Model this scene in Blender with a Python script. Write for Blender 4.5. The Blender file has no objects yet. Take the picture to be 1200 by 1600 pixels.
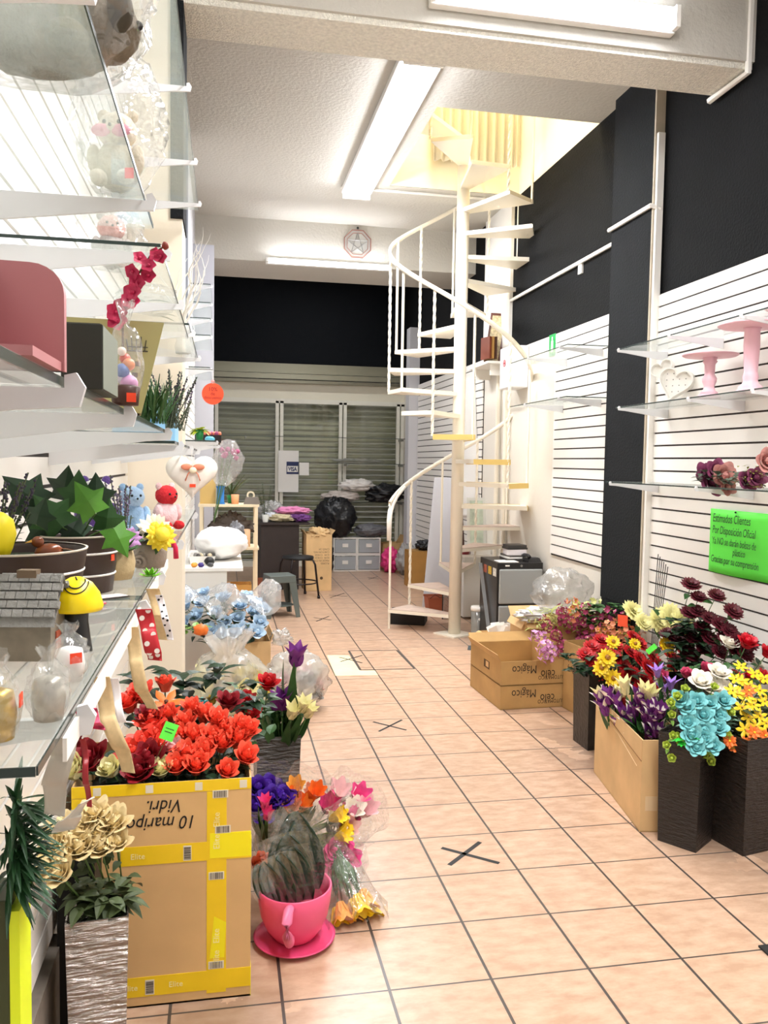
import bpy, math, random
from mathutils import Vector, Matrix, Euler, noise
PI = math.pi
R_ = math.radians
rnd = random.Random(7)
scene = bpy.context.scene
scene.cycles.transparent_max_bounces = 32
COL = scene.collection

# ---------------------------------------------------------------- camera
CAM_H = 1.5
_y, _p, _r = R_(11.02), R_(-3.45), R_(0.9)
FW = Vector((math.sin(_y)*math.cos(_p), math.cos(_y)*math.cos(_p), math.sin(_p)))
_rt = Vector((math.cos(_y), -math.sin(_y), 0)); _up = _rt.cross(FW)
RT = _rt*math.cos(_r)+_up*math.sin(_r); UP = _up*math.cos(_r)-_rt*math.sin(_r)
cd = bpy.data.cameras.new('camera'); cam = bpy.data.objects.new('camera', cd); COL.objects.link(cam)
m = Matrix((RT, UP, -FW)).transposed().to_4x4(); m.translation = (0, 0, CAM_H); cam.matrix_world = m
cd.sensor_fit = 'VERTICAL'; cd.sensor_height = 36; cd.lens = 1285*36/1600; cd.clip_start = 0.02
scene.camera = cam
def W(px, py, X=None, Y=None, z=0.0):
    """world point seen at photo pixel (px,py) on the plane x=X, y=Y or z=z"""
    d = RT*((px-600)/1285)-UP*((py-800)/1285)+FW
    if X is not None: t = X/d.x
    elif Y is not None: t = Y/d.y
    else: t = (z-CAM_H)/d.z
    return Vector((d.x*t, d.y*t, d.z*t+CAM_H))

# ---------------------------------------------------------------- world, light, exposure
vs = scene.view_settings
vs.view_transform = 'Standard'; vs.look = 'None'; vs.gamma = 1.0; vs.use_curve_mapping = False
vs.exposure = 0.68
w = bpy.data.worlds.new('world'); scene.world = w; w.use_nodes = True
w.node_tree.nodes['Background'].inputs[0].default_value = (1.0, 0.985, 0.96, 1)
w.node_tree.nodes['Background'].inputs[1].default_value = 0.38
def area(name, loc, size, power, color=(1, 1, 1), rot=(0, 0, 0)):
    l = bpy.data.lights.new(name, 'AREA'); l.shape = 'RECTANGLE'; l.size, l.size_y = size
    l.energy = power; l.color = color
    o = bpy.data.objects.new(name, l); COL.objects.link(o); o.location = loc; o.rotation_euler = rot
    return o
area('tube_light_middle', (1.16, 5.9, 3.73), (0.22, 2.4), 56, (0.97, 0.98, 1.0))
area('unseen_light_entrance', (1.15, 1.3, 3.73), (0.22, 2.4), 66, (1.0, 0.98, 0.95))  # unseen lamp over the entrance, added to light the foreground
area('tube_light_far', (1.05, 8.29, 3.42), (1.2, 0.06), 26, (0.95, 0.97, 1.0), (R_(-35), 0, 0))
area('area_light_back', (1.2, 10.4, 4.02), (1.2, 0.1), 14, (0.97, 0.98, 1.0))  # area light beyond the far beam, with no fixture modelled
area('upstairs_lamp', (1.9, 6.2, 6.1), (0.6, 0.6), 62, (1.0, 0.88, 0.66))

# ---------------------------------------------------------------- materials
def lin(c):
    if isinstance(c, str): c = [int(c[i:i+2], 16)/255 for i in (0, 2, 4)]
    return [(x/12.92 if x <= 0.04045 else ((x+0.055)/1.055)**2.4) for x in c]
MC = {}
def mat(name, col, rough=0.6, metal=0.0, var=0.0, vscale=8.0, bump=0.0, bscale=60.0, trans=0.0, alpha=1.0, sheen=0.0, sub=0.0, emit=None, es=1.0, spec=0.5):
    if name in MC: return MC[name]
    m = bpy.data.materials.new(name); m.use_nodes = True; nt = m.node_tree; b = nt.nodes['Principled BSDF']
    c = lin(col); b.inputs['Base Color'].default_value = (*c, 1); b.inputs['Roughness'].default_value = rough
    b.inputs['Metallic'].default_value = metal; b.inputs['Alpha'].default_value = alpha
    b.inputs['Transmission Weight'].default_value = trans; b.inputs['Specular IOR Level'].default_value = spec
    if sheen: b.inputs['Sheen Weight'].default_value = sheen
    if sub:
        b.inputs['Subsurface Weight'].default_value = sub; b.inputs['Subsurface Scale'].default_value = 0.01
    if emit is not None:
        b.inputs['Emission Color'].default_value = (*lin(emit), 1); b.inputs['Emission Strength'].default_value = es
    tc = None
    if var or bump: tc = nt.nodes.new('ShaderNodeTexCoord')
    if var:
        n = nt.nodes.new('ShaderNodeTexNoise'); n.inputs['Scale'].default_value = vscale; n.inputs['Detail'].default_value = 4
        nt.links.new(tc.outputs['Object'], n.inputs['Vector'])
        r = nt.nodes.new('ShaderNodeValToRGB'); r.color_ramp.elements[0].position = 0.3; r.color_ramp.elements[1].position = 0.7
        r.color_ramp.elements[0].color = (*[x*(1-var) for x in c], 1); r.color_ramp.elements[1].color = (*[min(1, x*(1+var*0.6)) for x in c], 1)
        nt.links.new(n.outputs['Fac'], r.inputs['Fac']); nt.links.new(r.outputs['Color'], b.inputs['Base Color'])
    if bump:
        n = nt.nodes.new('ShaderNodeTexNoise'); n.inputs['Scale'].default_value = bscale; n.inputs['Detail'].default_value = 3
        nt.links.new(tc.outputs['Object'], n.inputs['Vector'])
        bp = nt.nodes.new('ShaderNodeBump'); bp.inputs['Strength'].default_value = bump; bp.inputs['Distance'].default_value = 0.01
        nt.links.new(n.outputs['Fac'], bp.inputs['Height']); nt.links.new(bp.outputs['Normal'], b.inputs['Normal'])
    MC[name] = m; return m
def film(name, col, opacity=0.25, rough=0.12, gloss=0.5, wr=0.6, wscale=30):
    """thin clear plastic or glass sheet: transparent + a veil of colour + gloss, wrinkled"""
    if name in MC: return MC[name]
    m = bpy.data.materials.new(name); m.use_nodes = True; nt = m.node_tree; nt.nodes.clear()
    out = nt.nodes.new('ShaderNodeOutputMaterial'); tr = nt.nodes.new('ShaderNodeBsdfTransparent')
    df = nt.nodes.new('ShaderNodeBsdfDiffuse'); df.inputs['Color'].default_value = (*lin(col), 1)
    tl = nt.nodes.new('ShaderNodeBsdfTranslucent'); tl.inputs['Color'].default_value = (*lin(col), 1)
    a = nt.nodes.new('ShaderNodeMixShader'); a.inputs[0].default_value = 0.4
    nt.links.new(df.outputs[0], a.inputs[1]); nt.links.new(tl.outputs[0], a.inputs[2])
    m1 = nt.nodes.new('ShaderNodeMixShader'); m1.inputs[0].default_value = opacity
    nt.links.new(tr.outputs[0], m1.inputs[1]); nt.links.new(a.outputs[0], m1.inputs[2])
    gl = nt.nodes.new('ShaderNodeBsdfGlossy'); gl.inputs['Roughness'].default_value = rough
    lw = nt.nodes.new('ShaderNodeLayerWeight'); lw.inputs['Blend'].default_value = 0.5
    pw = nt.nodes.new('ShaderNodeMath'); pw.operation = 'POWER'; pw.inputs[1].default_value = 3.0 if wr else 5.0
    mu = nt.nodes.new('ShaderNodeMath'); mu.operation = 'MULTIPLY_ADD'; mu.inputs[1].default_value = gloss; mu.inputs[2].default_value = 0.04+(0.06 if wr else 0); mu.use_clamp = True
    nt.links.new(lw.outputs['Facing'], pw.inputs[0]); nt.links.new(pw.outputs[0], mu.inputs[0])
    m2 = nt.nodes.new('ShaderNodeMixShader'); nt.links.new(mu.outputs[0], m2.inputs[0])
    nt.links.new(m1.outputs[0], m2.inputs[1]); nt.links.new(gl.outputs[0], m2.inputs[2])
    if wr:
        tc = nt.nodes.new('ShaderNodeTexCoord'); n = nt.nodes.new('ShaderNodeTexNoise'); n.inputs['Scale'].default_value = wscale
        n.inputs['Detail'].default_value = 2; nt.links.new(tc.outputs['Object'], n.inputs['Vector'])
        bp = nt.nodes.new('ShaderNodeBump'); bp.inputs['Strength'].default_value = wr; bp.inputs['Distance'].default_value = 0.02
        nt.links.new(n.outputs['Fac'], bp.inputs['Height'])
        for q in (gl, lw, df): nt.links.new(bp.outputs['Normal'], q.inputs['Normal'])
    nt.links.new(m2.outputs[0], out.inputs[0]); MC[name] = m; return m

WHITE = mat('white_paint', 'f4f1ea', 0.5)
CREAM = mat('cream_paint', 'efe9da', 0.45)
STUCCO = mat('white_stucco', 'c6c2b8', 0.85, bump=0.5, bscale=45)
STUCCO2 = mat('rough_stucco', 'f0ecdf', 0.8, bump=1.0, bscale=110, var=0.15, vscale=60)
CHAR = mat('charcoal_stucco', '1f2123', 0.9, spec=0.15, bump=0.45, bscale=70, var=0.12, vscale=3)
CHARW = mat('charcoal_wall', '111213', 0.9, spec=0.15, bump=0.45, bscale=70, var=0.12, vscale=3)
NAVY = mat('navy_paint', '080c12', 0.7, spec=0.15, bump=0.15, bscale=60)
SLAT = mat('slat_white', 'f3f0ea', 0.3)
GROOVE = mat('groove_brown', '2a1c18', 0.6)
STEELW = mat('cream_enamel', 'f2ead8', 0.35)
GLASS = film('shelf_glass', 'd6e6df', 0.17, 0.03, 0.6, 0)
GEDGE = mat('glass_edge', '20302c', 0.2)
BRKT = mat('bracket_enamel', 'e4e4e6', 0.35)
CARD = mat('cardboard', 'dcb47c', 0.8, var=0.10, vscale=5)
CARD2 = mat('cardboard_pale', 'd9b582', 0.8, var=0.12, vscale=6)
BLK = mat('black_matte', '101011', 0.6)
INK = mat('ink_black', '15110f', 0.7)
ORANGE = mat('orange_sticker', 'ff4a22', 0.6)
METAL = mat('grey_metal', '9a9a98', 0.35, 0.8)

# ---------------------------------------------------------------- mesh builder
class MB:
    def __init__(s): s.v = []; s.f = []
    def add(s, vs, fs):
        o = len(s.v); s.v += [tuple(p) for p in vs]; s.f += [[i+o for i in f] for f in fs]; return s
    def box(s, c, d, rz=0.0, M=None):
        x, y, z = d[0]/2, d[1]/2, d[2]/2
        vs = [Vector((a*x, b*y, e*z)) for e in (-1, 1) for b in (-1, 1) for a in (-1, 1)]
        if rz: R = Matrix.Rotation(rz, 3, 'Z'); vs = [R@v for v in vs]
        if M is not None: vs = [M@v for v in vs]
        return s.add([v+Vector(c) for v in vs], [[0, 2, 3, 1], [4, 5, 7, 6], [0, 1, 5, 4], [2, 6, 7, 3], [0, 4, 6, 2], [1, 3, 7, 5]])
    def ab(s, a, b):
        return s.box([(a[i]+b[i])/2 for i in range(3)], [abs(b[i]-a[i]) for i in range(3)])
    def prism(s, pts, z0, z1, top=None):
        n = len(pts); top = top or pts
        vs = [(p[0], p[1], z0) for p in pts]+[(p[0], p[1], z1) for p in top]
        return s.add(vs, [list(range(n))[::-1], list(range(n, 2*n))]+[[i, (i+1) % n, n+(i+1) % n, n+i] for i in range(n)])
    def tube(s, path, r, n=8, cap=True, sq=False, twist=0.0):
        path = [Vector(p) for p in path]; rr = r if isinstance(r, (list, tuple)) else [r]*len(path)
        vs = []; fs = []; up = None
        for i, p in enumerate(path):
            t = (path[min(i+1, len(path)-1)]-path[max(i-1, 0)])
            if t.length < 1e-9: t = Vector((0, 0, 1))
            t.normalize()
            if up is None: up = Vector((0, 0, 1)) if abs(t.z) < 0.9 else Vector((0, 1, 0))
            a = t.cross(up)
            if a.length < 1e-6: a = t.orthogonal()
            a.normalize(); b = t.cross(a); b.normalize(); up = -b if False else up
            for k in range(n):
                an = 2*PI*k/n+twist*i
                vs.append(p+a*math.cos(an)*rr[i]+b*math.sin(an)*rr[i])
        for i in range(len(path)-1):
            for k in range(n):
                k2 = (k+1) % n; fs.append([i*n+k, i*n+k2, (i+1)*n+k2, (i+1)*n+k])
        if cap: fs.append(list(range(n))[::-1]); fs.append([(len(path)-1)*n+k for k in range(n)])
        return s.add(vs, fs)
    def lathe(s, prof, n=24, c=(0, 0, 0), sx=1.0, sy=1.0, caps=True):
        vs = []; fs = []
        for r, z in prof:
            for k in range(n):
                a = 2*PI*k/n; vs.append((c[0]+r*math.cos(a)*sx, c[1]+r*math.sin(a)*sy, c[2]+z))
        for i in range(len(prof)-1):
            for k in range(n): fs.append([i*n+k, i*n+(k+1) % n, (i+1)*n+(k+1) % n, (i+1)*n+k])
        if caps:
            fs.append(list(range(n))[::-1]); fs.append([(len(prof)-1)*n+k for k in range(n)])
        return s.add(vs, fs)
    def ball(s, c, r, n=12, m=8, nz=0.0, seed=0, f=3.0):
        if not isinstance(r, (tuple, list)): r = (r, r, r)
        vs = []; fs = []
        for i in range(m+1):
            t = PI*i/m
            for k in range(n):
                a = 2*PI*k/n; d = Vector((math.sin(t)*math.cos(a), math.sin(t)*math.sin(a), math.cos(t)))
                q = 1+nz*noise.noise(d*f+Vector((seed*7.1, seed*3.3, 0))) if nz else 1
                vs.append((c[0]+d.x*r[0]*q, c[1]+d.y*r[1]*q, c[2]+d.z*r[2]*q))
        for i in range(m):
            for k in range(n): fs.append([i*n+k, (i+1)*n+k, (i+1)*n+(k+1) % n, i*n+(k+1) % n])
        return s.add(vs, fs)
    def petal(s, base, out, up, L, Wd, cup=0.3, curl=0.0, tip=0.5, nu=4, nv=5, twist=0.0):
        """a petal starting at base, growing along `up` and leaning `out`; cup bends the sides, curl bends the tip outward"""
        base = Vector(base); out = Vector(out).normalized(); up = Vector(up).normalized()
        side = up.cross(out).normalized()
        vs = []; blunt = tip <= 0.62
        for j in range(nv+1):
            v = j/nv
            if blunt: wv = (0.30+0.75*math.sin(PI*min(1, 0.10+v*0.62)))*(1-0.28*max(0, v-0.75)*4)
            else: wv = max(math.sin(PI*min(1, 0.12+v*0.88)**tip)**0.8 if v < 1 else 0.02, 0.04)
            for i in range(nu+1):
                u = i/nu*2-1
                hh = L*v*(1-(0.20*u*u*v if blunt else 0))
                p = base+up*hh+side*(u*Wd/2*wv)+out*(curl*L*v**2.5-cup*Wd*(u*u)*wv*0.9)+side*twist*v*v*L
                vs.append(p)
        return s.add(vs, [[j*(nu+1)+i, j*(nu+1)+i+1, (j+1)*(nu+1)+i+1, (j+1)*(nu+1)+i] for j in range(nv) for i in range(nu)])
    def leaf(s, base, d, L, Wd, droop=0.2, nrm=(0, 0, 1), fold=0.25):
        base = Vector(base); d = Vector(d).normalized(); n = Vector(nrm); side = d.cross(n)
        if side.length < 1e-4: side = d.orthogonal()
        side.normalize(); n = side.cross(d).normalized(); vs = []; K = 5
        for j in range(K+1):
            v = j/K; wv = math.sin(PI*v**0.75)*Wd/2+0.0005; p = base+d*L*v-n*droop*L*v*v
            vs += [p-side*wv+n*fold*wv, p, p+side*wv+n*fold*wv]
        fs = []
        for j in range(K):
            a = j*3; fs += [[a, a+1, a+4, a+3], [a+1, a+2, a+5, a+4]]
        return s.add(vs, fs)
    def grid(s, P, nu, nv):
        vs = [P(i/nu, j/nv) for j in range(nv+1) for i in range(nu+1)]
        return s.add(vs, [[j*(nu+1)+i, j*(nu+1)+i+1, (j+1)*(nu+1)+i+1, (j+1)*(nu+1)+i] for j in range(nv) for i in range(nu)])
    def build(s, name, m, parent=None, smooth=False, bevel=0.0):
        me = bpy.data.meshes.new(name); me.from_pydata(s.v, [], s.f); me.validate(); me.materials.append(m)
        if smooth: me.shade_smooth()
        o = bpy.data.objects.new(name, me); COL.objects.link(o)
        if parent is not None: o.parent = parent
        if bevel:
            b = o.modifiers.new('bevel', 'BEVEL'); b.width = bevel; b.segments = 2; b.limit_method = 'ANGLE'
        return o
def solidify(o, t, off=0.0):
    q = o.modifiers.new('solid', 'SOLIDIFY'); q.thickness = t; q.offset = off; return o
def tag(o, label, cat, group=None, kind=None):
    o['label'] = label; o['category'] = cat
    if group: o['group'] = group
    if kind: o['kind'] = kind
    return o
def struct(o): o['kind'] = 'structure'; return o
def thing(name, label, cat, loc=(0, 0, 0), rz=0.0, group=None, rot=None, sc=None):
    o = bpy.data.objects.new(name, None); COL.objects.link(o); o.location = loc; o.empty_display_size = 0.05
    o.rotation_euler = rot if rot else (0, 0, rz)
    if sc: o.scale = (sc, sc, sc)
    return tag(o, label, cat, group)
KIDS = {}
def dup(o, loc, rot=(0, 0, 0), label=None, group=None, sc=None):
    """copy of a thing with copies of its parts and sub-parts"""
    if o.name not in KIDS: KIDS[o.name] = [(c, list(c.children)) for c in o.children]
    r = o.copy(); COL.objects.link(r); r.location = loc; r.rotation_euler = rot
    if sc: r.scale = (sc, sc, sc)
    if label: r['label'] = label
    if group: r['group'] = group
    for ch, gs in KIDS[o.name]:
        c = ch.copy(); COL.objects.link(c); c.parent = r
        for g in gs:
            d = g.copy(); COL.objects.link(d); d.parent = c
    return r
def text(body, size, m, parent, loc, rot, name='lettering', align='LEFT', space=1.0, bold=0.0, sx=1.0, shear=0.0):
    """flat lettering turned into a mesh"""
    c = bpy.data.curves.new(name, 'FONT'); c.body = body; c.size = size; c.align_x = align; c.space_line = space
    c.offset = bold; c.shear = shear; c.extrude = 0.0002; c.resolution_u = 3
    t = bpy.data.objects.new('t', c); COL.objects.link(t); bpy.context.view_layer.update()
    me = bpy.data.meshes.new_from_object(t.evaluated_get(bpy.context.evaluated_depsgraph_get()))
    bpy.data.objects.remove(t); me.materials.clear(); me.materials.append(m); me.name = name
    o = bpy.data.objects.new(name, me); COL.objects.link(o); o.parent = parent; o.location = loc; o.rotation_euler = rot; o.scale = (sx, 1, 1)
    return o
# ================================================================ the room
RX = 2.56; ZB = 3.47; ZC = 3.883; YB = 11.75
# floor: square terracotta tiles with dark joints, laid out in metres
def floor_mat():
    m = bpy.data.materials.new('floor_tiles'); m.use_nodes = True; nt = m.node_tree; b = nt.nodes['Principled BSDF']; L = nt.links.new
    tc = nt.nodes.new('ShaderNodeTexCoord'); mp = nt.nodes.new('ShaderNodeMapping')
    mp.inputs['Location'].default_value = (-1.0745, -3.1175, 0); L(tc.outputs['Object'], mp.inputs['Vector'])
    sep = nt.nodes.new('ShaderNodeSeparateXYZ'); L(mp.outputs[0], sep.inputs[0])
    def M(op, a, b_=None, c=None):
        n = nt.nodes.new('ShaderNodeMath'); n.operation = op
        for i, q in enumerate((a, b_, c)):
            if q is None: continue
            if isinstance(q, (int, float)): n.inputs[i].default_value = q
            else: L(q, n.inputs[i])
        return n.outputs[0]
    P = 0.3035
    def line(ax, half):
        u = M('DIVIDE', ax, P); d = M('ABSOLUTE', M('SUBTRACT', u, M('ROUND', u))); return M('LESS_THAN', M('MULTIPLY', d, P), half), M('ROUND', M('SUBTRACT', u, 0.5))
    lx, ix = line(sep.outputs[0], 0.0045); ly, iy = line(sep.outputs[1], 0.0032)
    g = M('MAXIMUM', lx, ly)
    n1 = nt.nodes.new('ShaderNodeTexNoise'); n1.inputs['Scale'].default_value = 1; n1.inputs['Detail'].default_value = 5; n1.inputs['Roughness'].default_value = 0.6
    mp2 = nt.nodes.new('ShaderNodeMapping'); mp2.inputs['Scale'].default_value = (11, 22, 1)
    cv = nt.nodes.new('ShaderNodeCombineXYZ'); L(M('MULTIPLY', ix, 3.7), cv.inputs[0]); L(M('MULTIPLY', iy, 5.3), cv.inputs[1])
    va = nt.nodes.new('ShaderNodeVectorMath'); L(tc.outputs['Object'], va.inputs[0]); L(cv.outputs[0], va.inputs[1]); L(va.outputs[0], mp2.inputs[0]); L(mp2.outputs[0], n1.inputs['Vector'])
    cr = nt.nodes.new('ShaderNodeValToRGB'); e = cr.color_ramp.elements; e[0].position = 0.36; e[1].position = 0.66
    e[0].color = (*lin('b9967c'), 1); e[1].color = (*lin('cfb097'), 1); L(n1.outputs['Fac'], cr.inputs['Fac'])
    # darker brown broken patches on the floor beside the flower boxes and vases
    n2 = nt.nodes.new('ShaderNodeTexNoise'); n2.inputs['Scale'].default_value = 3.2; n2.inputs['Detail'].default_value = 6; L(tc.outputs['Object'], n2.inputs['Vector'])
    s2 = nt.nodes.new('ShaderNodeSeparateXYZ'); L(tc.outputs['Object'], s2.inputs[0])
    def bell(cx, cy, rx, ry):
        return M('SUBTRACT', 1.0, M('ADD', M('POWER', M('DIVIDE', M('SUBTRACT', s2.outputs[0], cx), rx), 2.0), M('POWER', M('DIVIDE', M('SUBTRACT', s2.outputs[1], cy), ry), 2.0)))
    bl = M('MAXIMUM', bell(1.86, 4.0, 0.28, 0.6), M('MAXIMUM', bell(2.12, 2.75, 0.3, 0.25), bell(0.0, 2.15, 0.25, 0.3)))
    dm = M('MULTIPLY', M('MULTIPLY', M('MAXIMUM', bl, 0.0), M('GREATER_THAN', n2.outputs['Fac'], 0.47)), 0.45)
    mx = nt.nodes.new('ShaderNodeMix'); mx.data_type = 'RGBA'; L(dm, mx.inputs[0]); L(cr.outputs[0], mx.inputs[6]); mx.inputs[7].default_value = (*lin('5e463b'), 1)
    mg = nt.nodes.new('ShaderNodeMix'); mg.data_type = 'RGBA'; L(g, mg.inputs[0]); L(mx.outputs[2], mg.inputs[6]); mg.inputs[7].default_value = (*lin('4c4440'), 1)
    L(mg.outputs[2], b.inputs['Base Color'])
    b.inputs['Roughness'].default_value = 0.32; b.inputs['Specular IOR Level'].default_value = 0.45
    bp = nt.nodes.new('ShaderNodeBump'); bp.inputs['Strength'].default_value = 0.5; bp.inputs['Distance'].default_value = 0.003
    L(M('SUBTRACT', 1.0, g), bp.inputs['Height']); L(bp.outputs['Normal'], b.inputs['Normal'])
    return m
struct(MB().ab((-0.6, -1.5, -0.1), (RX+0.3, YB+0.4, 0)).build('floor', floor_mat()))
# right wall: white below, charcoal above
struct(MB().ab((RX, -1.5, 0), (RX+0.2, YB+0.2, 2.53)).build('wall_right', mat('wall_offwhite', 'e2dcd0', 0.7, bump=.15, bscale=40)))
struct(MB().ab((RX, -1.5, 2.53), (RX+0.2, 7.2, ZC)).ab((RX, 7.95, 2.53), (RX+0.2, YB+0.2, 4.3)).build('wall_right_upper', CHARW))
struct(MB().ab((RX-0.03, 7.2, 2.53), (RX+0.2, 7.95, ZC)).build('trim_1', WHITE))
# left wall
struct(MB().ab((-0.6, -1.5, 0), (-0.4352, 3.78, ZC)).build('wall_left', WHITE))
struct(MB().ab((-0.6, 4.085, 0), (-0.29, 6.37, 2.5)).build('wall_left_middle', WHITE))
struct(MB().ab((-0.6, 4.085, 2.5), (-0.27, 6.37, ZC)).build('wall_left_middle_upper', mat('slate_paint', '3a3e48', 0.8)))
struct(MB().ab((-0.6, 6.37, 0), (-0.29, YB+0.2, 4.3)).build('wall_left_far', mat('grey_paint', 'c9c8cc', 0.6)))
# pillars
pl = MB().ab((-0.6, 3.78, 0), (-0.185, 4.085, ZC)); struct(pl.build('wall_left_pillar', mat('cream_wall', 'f1e6d2', 0.6)))
struct(MB().ab((-0.235, 3.765, 2.55), (-0.18, 4.09, ZB)).build('trim_2', CHAR))
struct(MB().ab((2.5, 4.62, 0.62), (RX+0.05, 5.14, ZC)).ab((2.503, 4.63, 0), (RX+0.05, 5.13, 0.62)).build('wall_right_pillar', CHAR))
struct(MB().ab((2.5, 4.605, 0.3), (RX, 4.62, ZC)).build('trim_3', mat('bare_plaster', 'b9ad98', 0.8, var=0.15)))
struct(MB().ab((-0.29, 7.86, 0), (-0.1, 7.96, 3.47)).build('trim_4', mat('lilac_grey_paint', 'b4b4bb', 0.6)))
struct(MB().ab((2.42, 10.8, 0), (RX, 11.0, 3.3)).build('trim_5', mat('grey_white_paint', 'd5d5d8', 0.6)))
# ceiling with the stair opening, and beams
OX0, OX1, OY0, OY1 = 1.39, RX, 5.5, 7.12
ce = MB().ab((-0.6, -1.5, ZC), (RX+0.2, OY0, ZC+0.25)).ab((-0.6, OY0, ZC), (OX0, OY1, ZC+0.25)).ab((-0.6, OY1, ZC), (RX+0.2, 9.0, ZC+0.25)).ab((-0.6, 8.9, 4.25), (RX+0.2, YB+0.2, 4.4))
struct(ce.build('ceiling', STUCCO))
struct(MB().ab((-0.6, 3.783, ZB), (RX, 4.083, ZC)).build('trim_6', STUCCO2))
struct(MB().ab((-0.6, 8.36, ZB), (RX, 9.15, 4.3)).build('trim_7', STUCCO))
struct(MB().ab((-0.6, 3.765, ZB+0.03), (RX, 3.784, ZC)).build('trim_8', STUCCO))
# upstairs room seen through the opening
UP_ = mat('yellow_wall', 'fff6dc', 0.7)
struct(MB().ab((-0.2, OY1+0.001, ZC+0.25), (RX+0.2, OY1+0.1, 6.4)).ab((RX+0.001, 4.0, ZC+0.0), (RX+0.1, OY1, 6.4)).ab((-0.2, 4.0, 6.4), (RX+0.1, OY1+0.1, 6.5))
       .ab((-0.3, 4.0, ZC+0.25), (-0.2, OY1+0.1, 6.4)).ab((-0.2, 3.9, ZC+0.25), (RX+0.1, 4.0, 6.4))
       .ab((OX0-0.005, OY1-0.012, ZC+0.005), (RX, OY1, ZC+0.25)).ab((OX0-0.012, OY0, ZC+0.005), (OX0, OY1, ZC+0.25)).build('wall_upstairs', UP_))
# back wall: navy fascia, roller shutter housing, cream lintel
struct(MB().ab((-0.6, YB, 2.86), (RX+0.2, YB+0.2, 4.3)).build('wall_back', NAVY))
gr = mat('shutter_housing', '8d8a76', 0.35, 0.4)
hb = MB()
for i, (z0, z1, dy) in enumerate([(2.80, 2.86, .02), (2.72, 2.80, .06), (2.64, 2.71, .10), (2.59, 2.63, .05)]): hb.ab((-0.2, YB-0.06-dy, z0), (2.5, YB+0.1, z1))
struct(hb.build('trim_9', gr))
struct(MB().ab((-0.2, YB-0.02, 2.37), (2.56, YB+0.15, 2.59)).build('trim_10', mat('cream_lintel', 'e3deca', 0.5)))
# roller shutter slats behind the glazing
sh = MB(); z = 0.0
while z < 2.38:
    sh.add([(-0.2, YB+0.16, z), (2.56, YB+0.16, z), (2.56, YB+0.115, z+0.03), (-0.2, YB+0.115, z+0.03)], [[0, 1, 2, 3]])
    sh.add([(-0.2, YB+0.115, z+0.03), (2.56, YB+0.115, z+0.03), (2.56, YB+0.14, z+0.075), (-0.2, YB+0.14, z+0.075)], [[0, 1, 2, 3]]); z += 0.077
struct(sh.build('door_2', mat('shutter_steel', '8a8a6a', 0.45, 0.3, var=0.25, vscale=2.5)))
# glazed partition: three bays with white frames
fr = MB(); FY = YB-0.05
xs = [-0.14, 0.76, 1.66, 2.5]
fr.ab((-0.2, FY, 2.31), (2.56, FY+0.05, 2.37)); fr.ab((-0.2, FY, 0), (2.56, FY+0.05, 0.08))
for x in xs: fr.ab((x-0.055, FY, 0), (x-0.008, FY+0.05, 2.34)).ab((x+0.008, FY, 0), (x+0.055, FY+0.05, 2.34))
struct(fr.build('window_1', mat('cream_frame', 'e6e4d6', 0.45)))
gp = MB()
for a, b in zip(xs[:-1], xs[1:]): gp.ab((a+0.05, FY+0.02, 0.06), (b-0.05, FY+0.026, 2.32))
struct(gp.build('window_2', film('window_glass', 'a9b0a0', 0.08, 0.03, 0.4, 0)))
# base strip and low plinth on the left
struct(MB().ab((-0.435, 0.5, 0), (-0.40, 2.16, 0.28)).build('baseboard_left', mat('grey_wood', '8d8378', 0.6, var=0.3, vscale=14)))

# ---------------------------------------------------------------- slatwall panels
def slatwall(label, x, y0, y1, z0, z1, face, pitch=0.075, group='slatwall panels on the side walls'):
    t = thing('slatwall_panel', label, 'wall panel', (x, y0, z0), group=group)
    d = -0.018*face; t.location.x += -0.001*face
    MB().ab((0, 0, 0), (d*0.45, y1-y0, z1-z0)).build('backing', GROOVE, t)
    s = MB(); z = z1-z0
    while z > 0.02:
        a = max(0, z-pitch+0.010); s.ab((d*0.45, 0, a), (d, y1-y0, z)); z -= pitch
    s.build('slats', SLAT, t); return t
slatwall('long white slatwall panel behind the pink cake stands and green notice', RX, -1.0, 4.6, 0.08, 2.52, 1)
slatwall('narrow white slatwall panel between charcoal pillar and wall beside the fridge', RX, 5.15, 6.13, 0.79, 2.52, 1)
slatwall('far white slatwall panel behind the spiral staircase', RX, 7.97, 10.79, 0.15, 2.54, 1)
slatwall('white slatwall panel behind the nearest left glass shelves', -0.435, -1.0, 3.76, 0.30, 3.3, -1)
slatwall('white slatwall panel past the cream pillar on the left', -0.289, 4.1, 6.35, 0.5, 2.5, -1)
slatwall('distant white slatwall panel by the work table on the left', -0.289, 6.4, 7.85, 0.5, 2.5, -1)

# trims, conduits
struct(MB().ab((2.508, 4.58, 0.05), (2.55, 4.604, ZB)).build('trim_11', WHITE))
def conduit(label, pts, r=0.013, m=WHITE):
    return tag(MB().tube(pts, r, 6).build('conduit', m), label, 'cable conduit')
conduit('white conduit stub along the near beam corner at the top right', [(2.53, 3.77, 3.883), (2.53, 3.77, 3.45), (2.53, 4.10, 3.45)], 0.018)
conduit('white conduit running along the charcoal wall toward the stair', [(2.54, 5.16, 2.98), (2.54, 7.19, 2.98)], 0.014)
conduit('white conduit crossing the face of the charcoal pillar', [(2.485, 5.15, 3.05), (2.485, 4.60, 3.05), (2.54, 4.585, 3.03)], 0.014)
conduit('thin white conduit across the ceiling beyond the stair opening', [(0.98, 7.22, 3.872), (2.55, 7.22, 3.872)], 0.012)
tag(MB().ab((2.545, 5.7, 2.90), (2.56, 5.76, 2.97)).build('junction_box', WHITE), 'small white junction box under the conduit on the charcoal wall', 'junction box')
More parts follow.
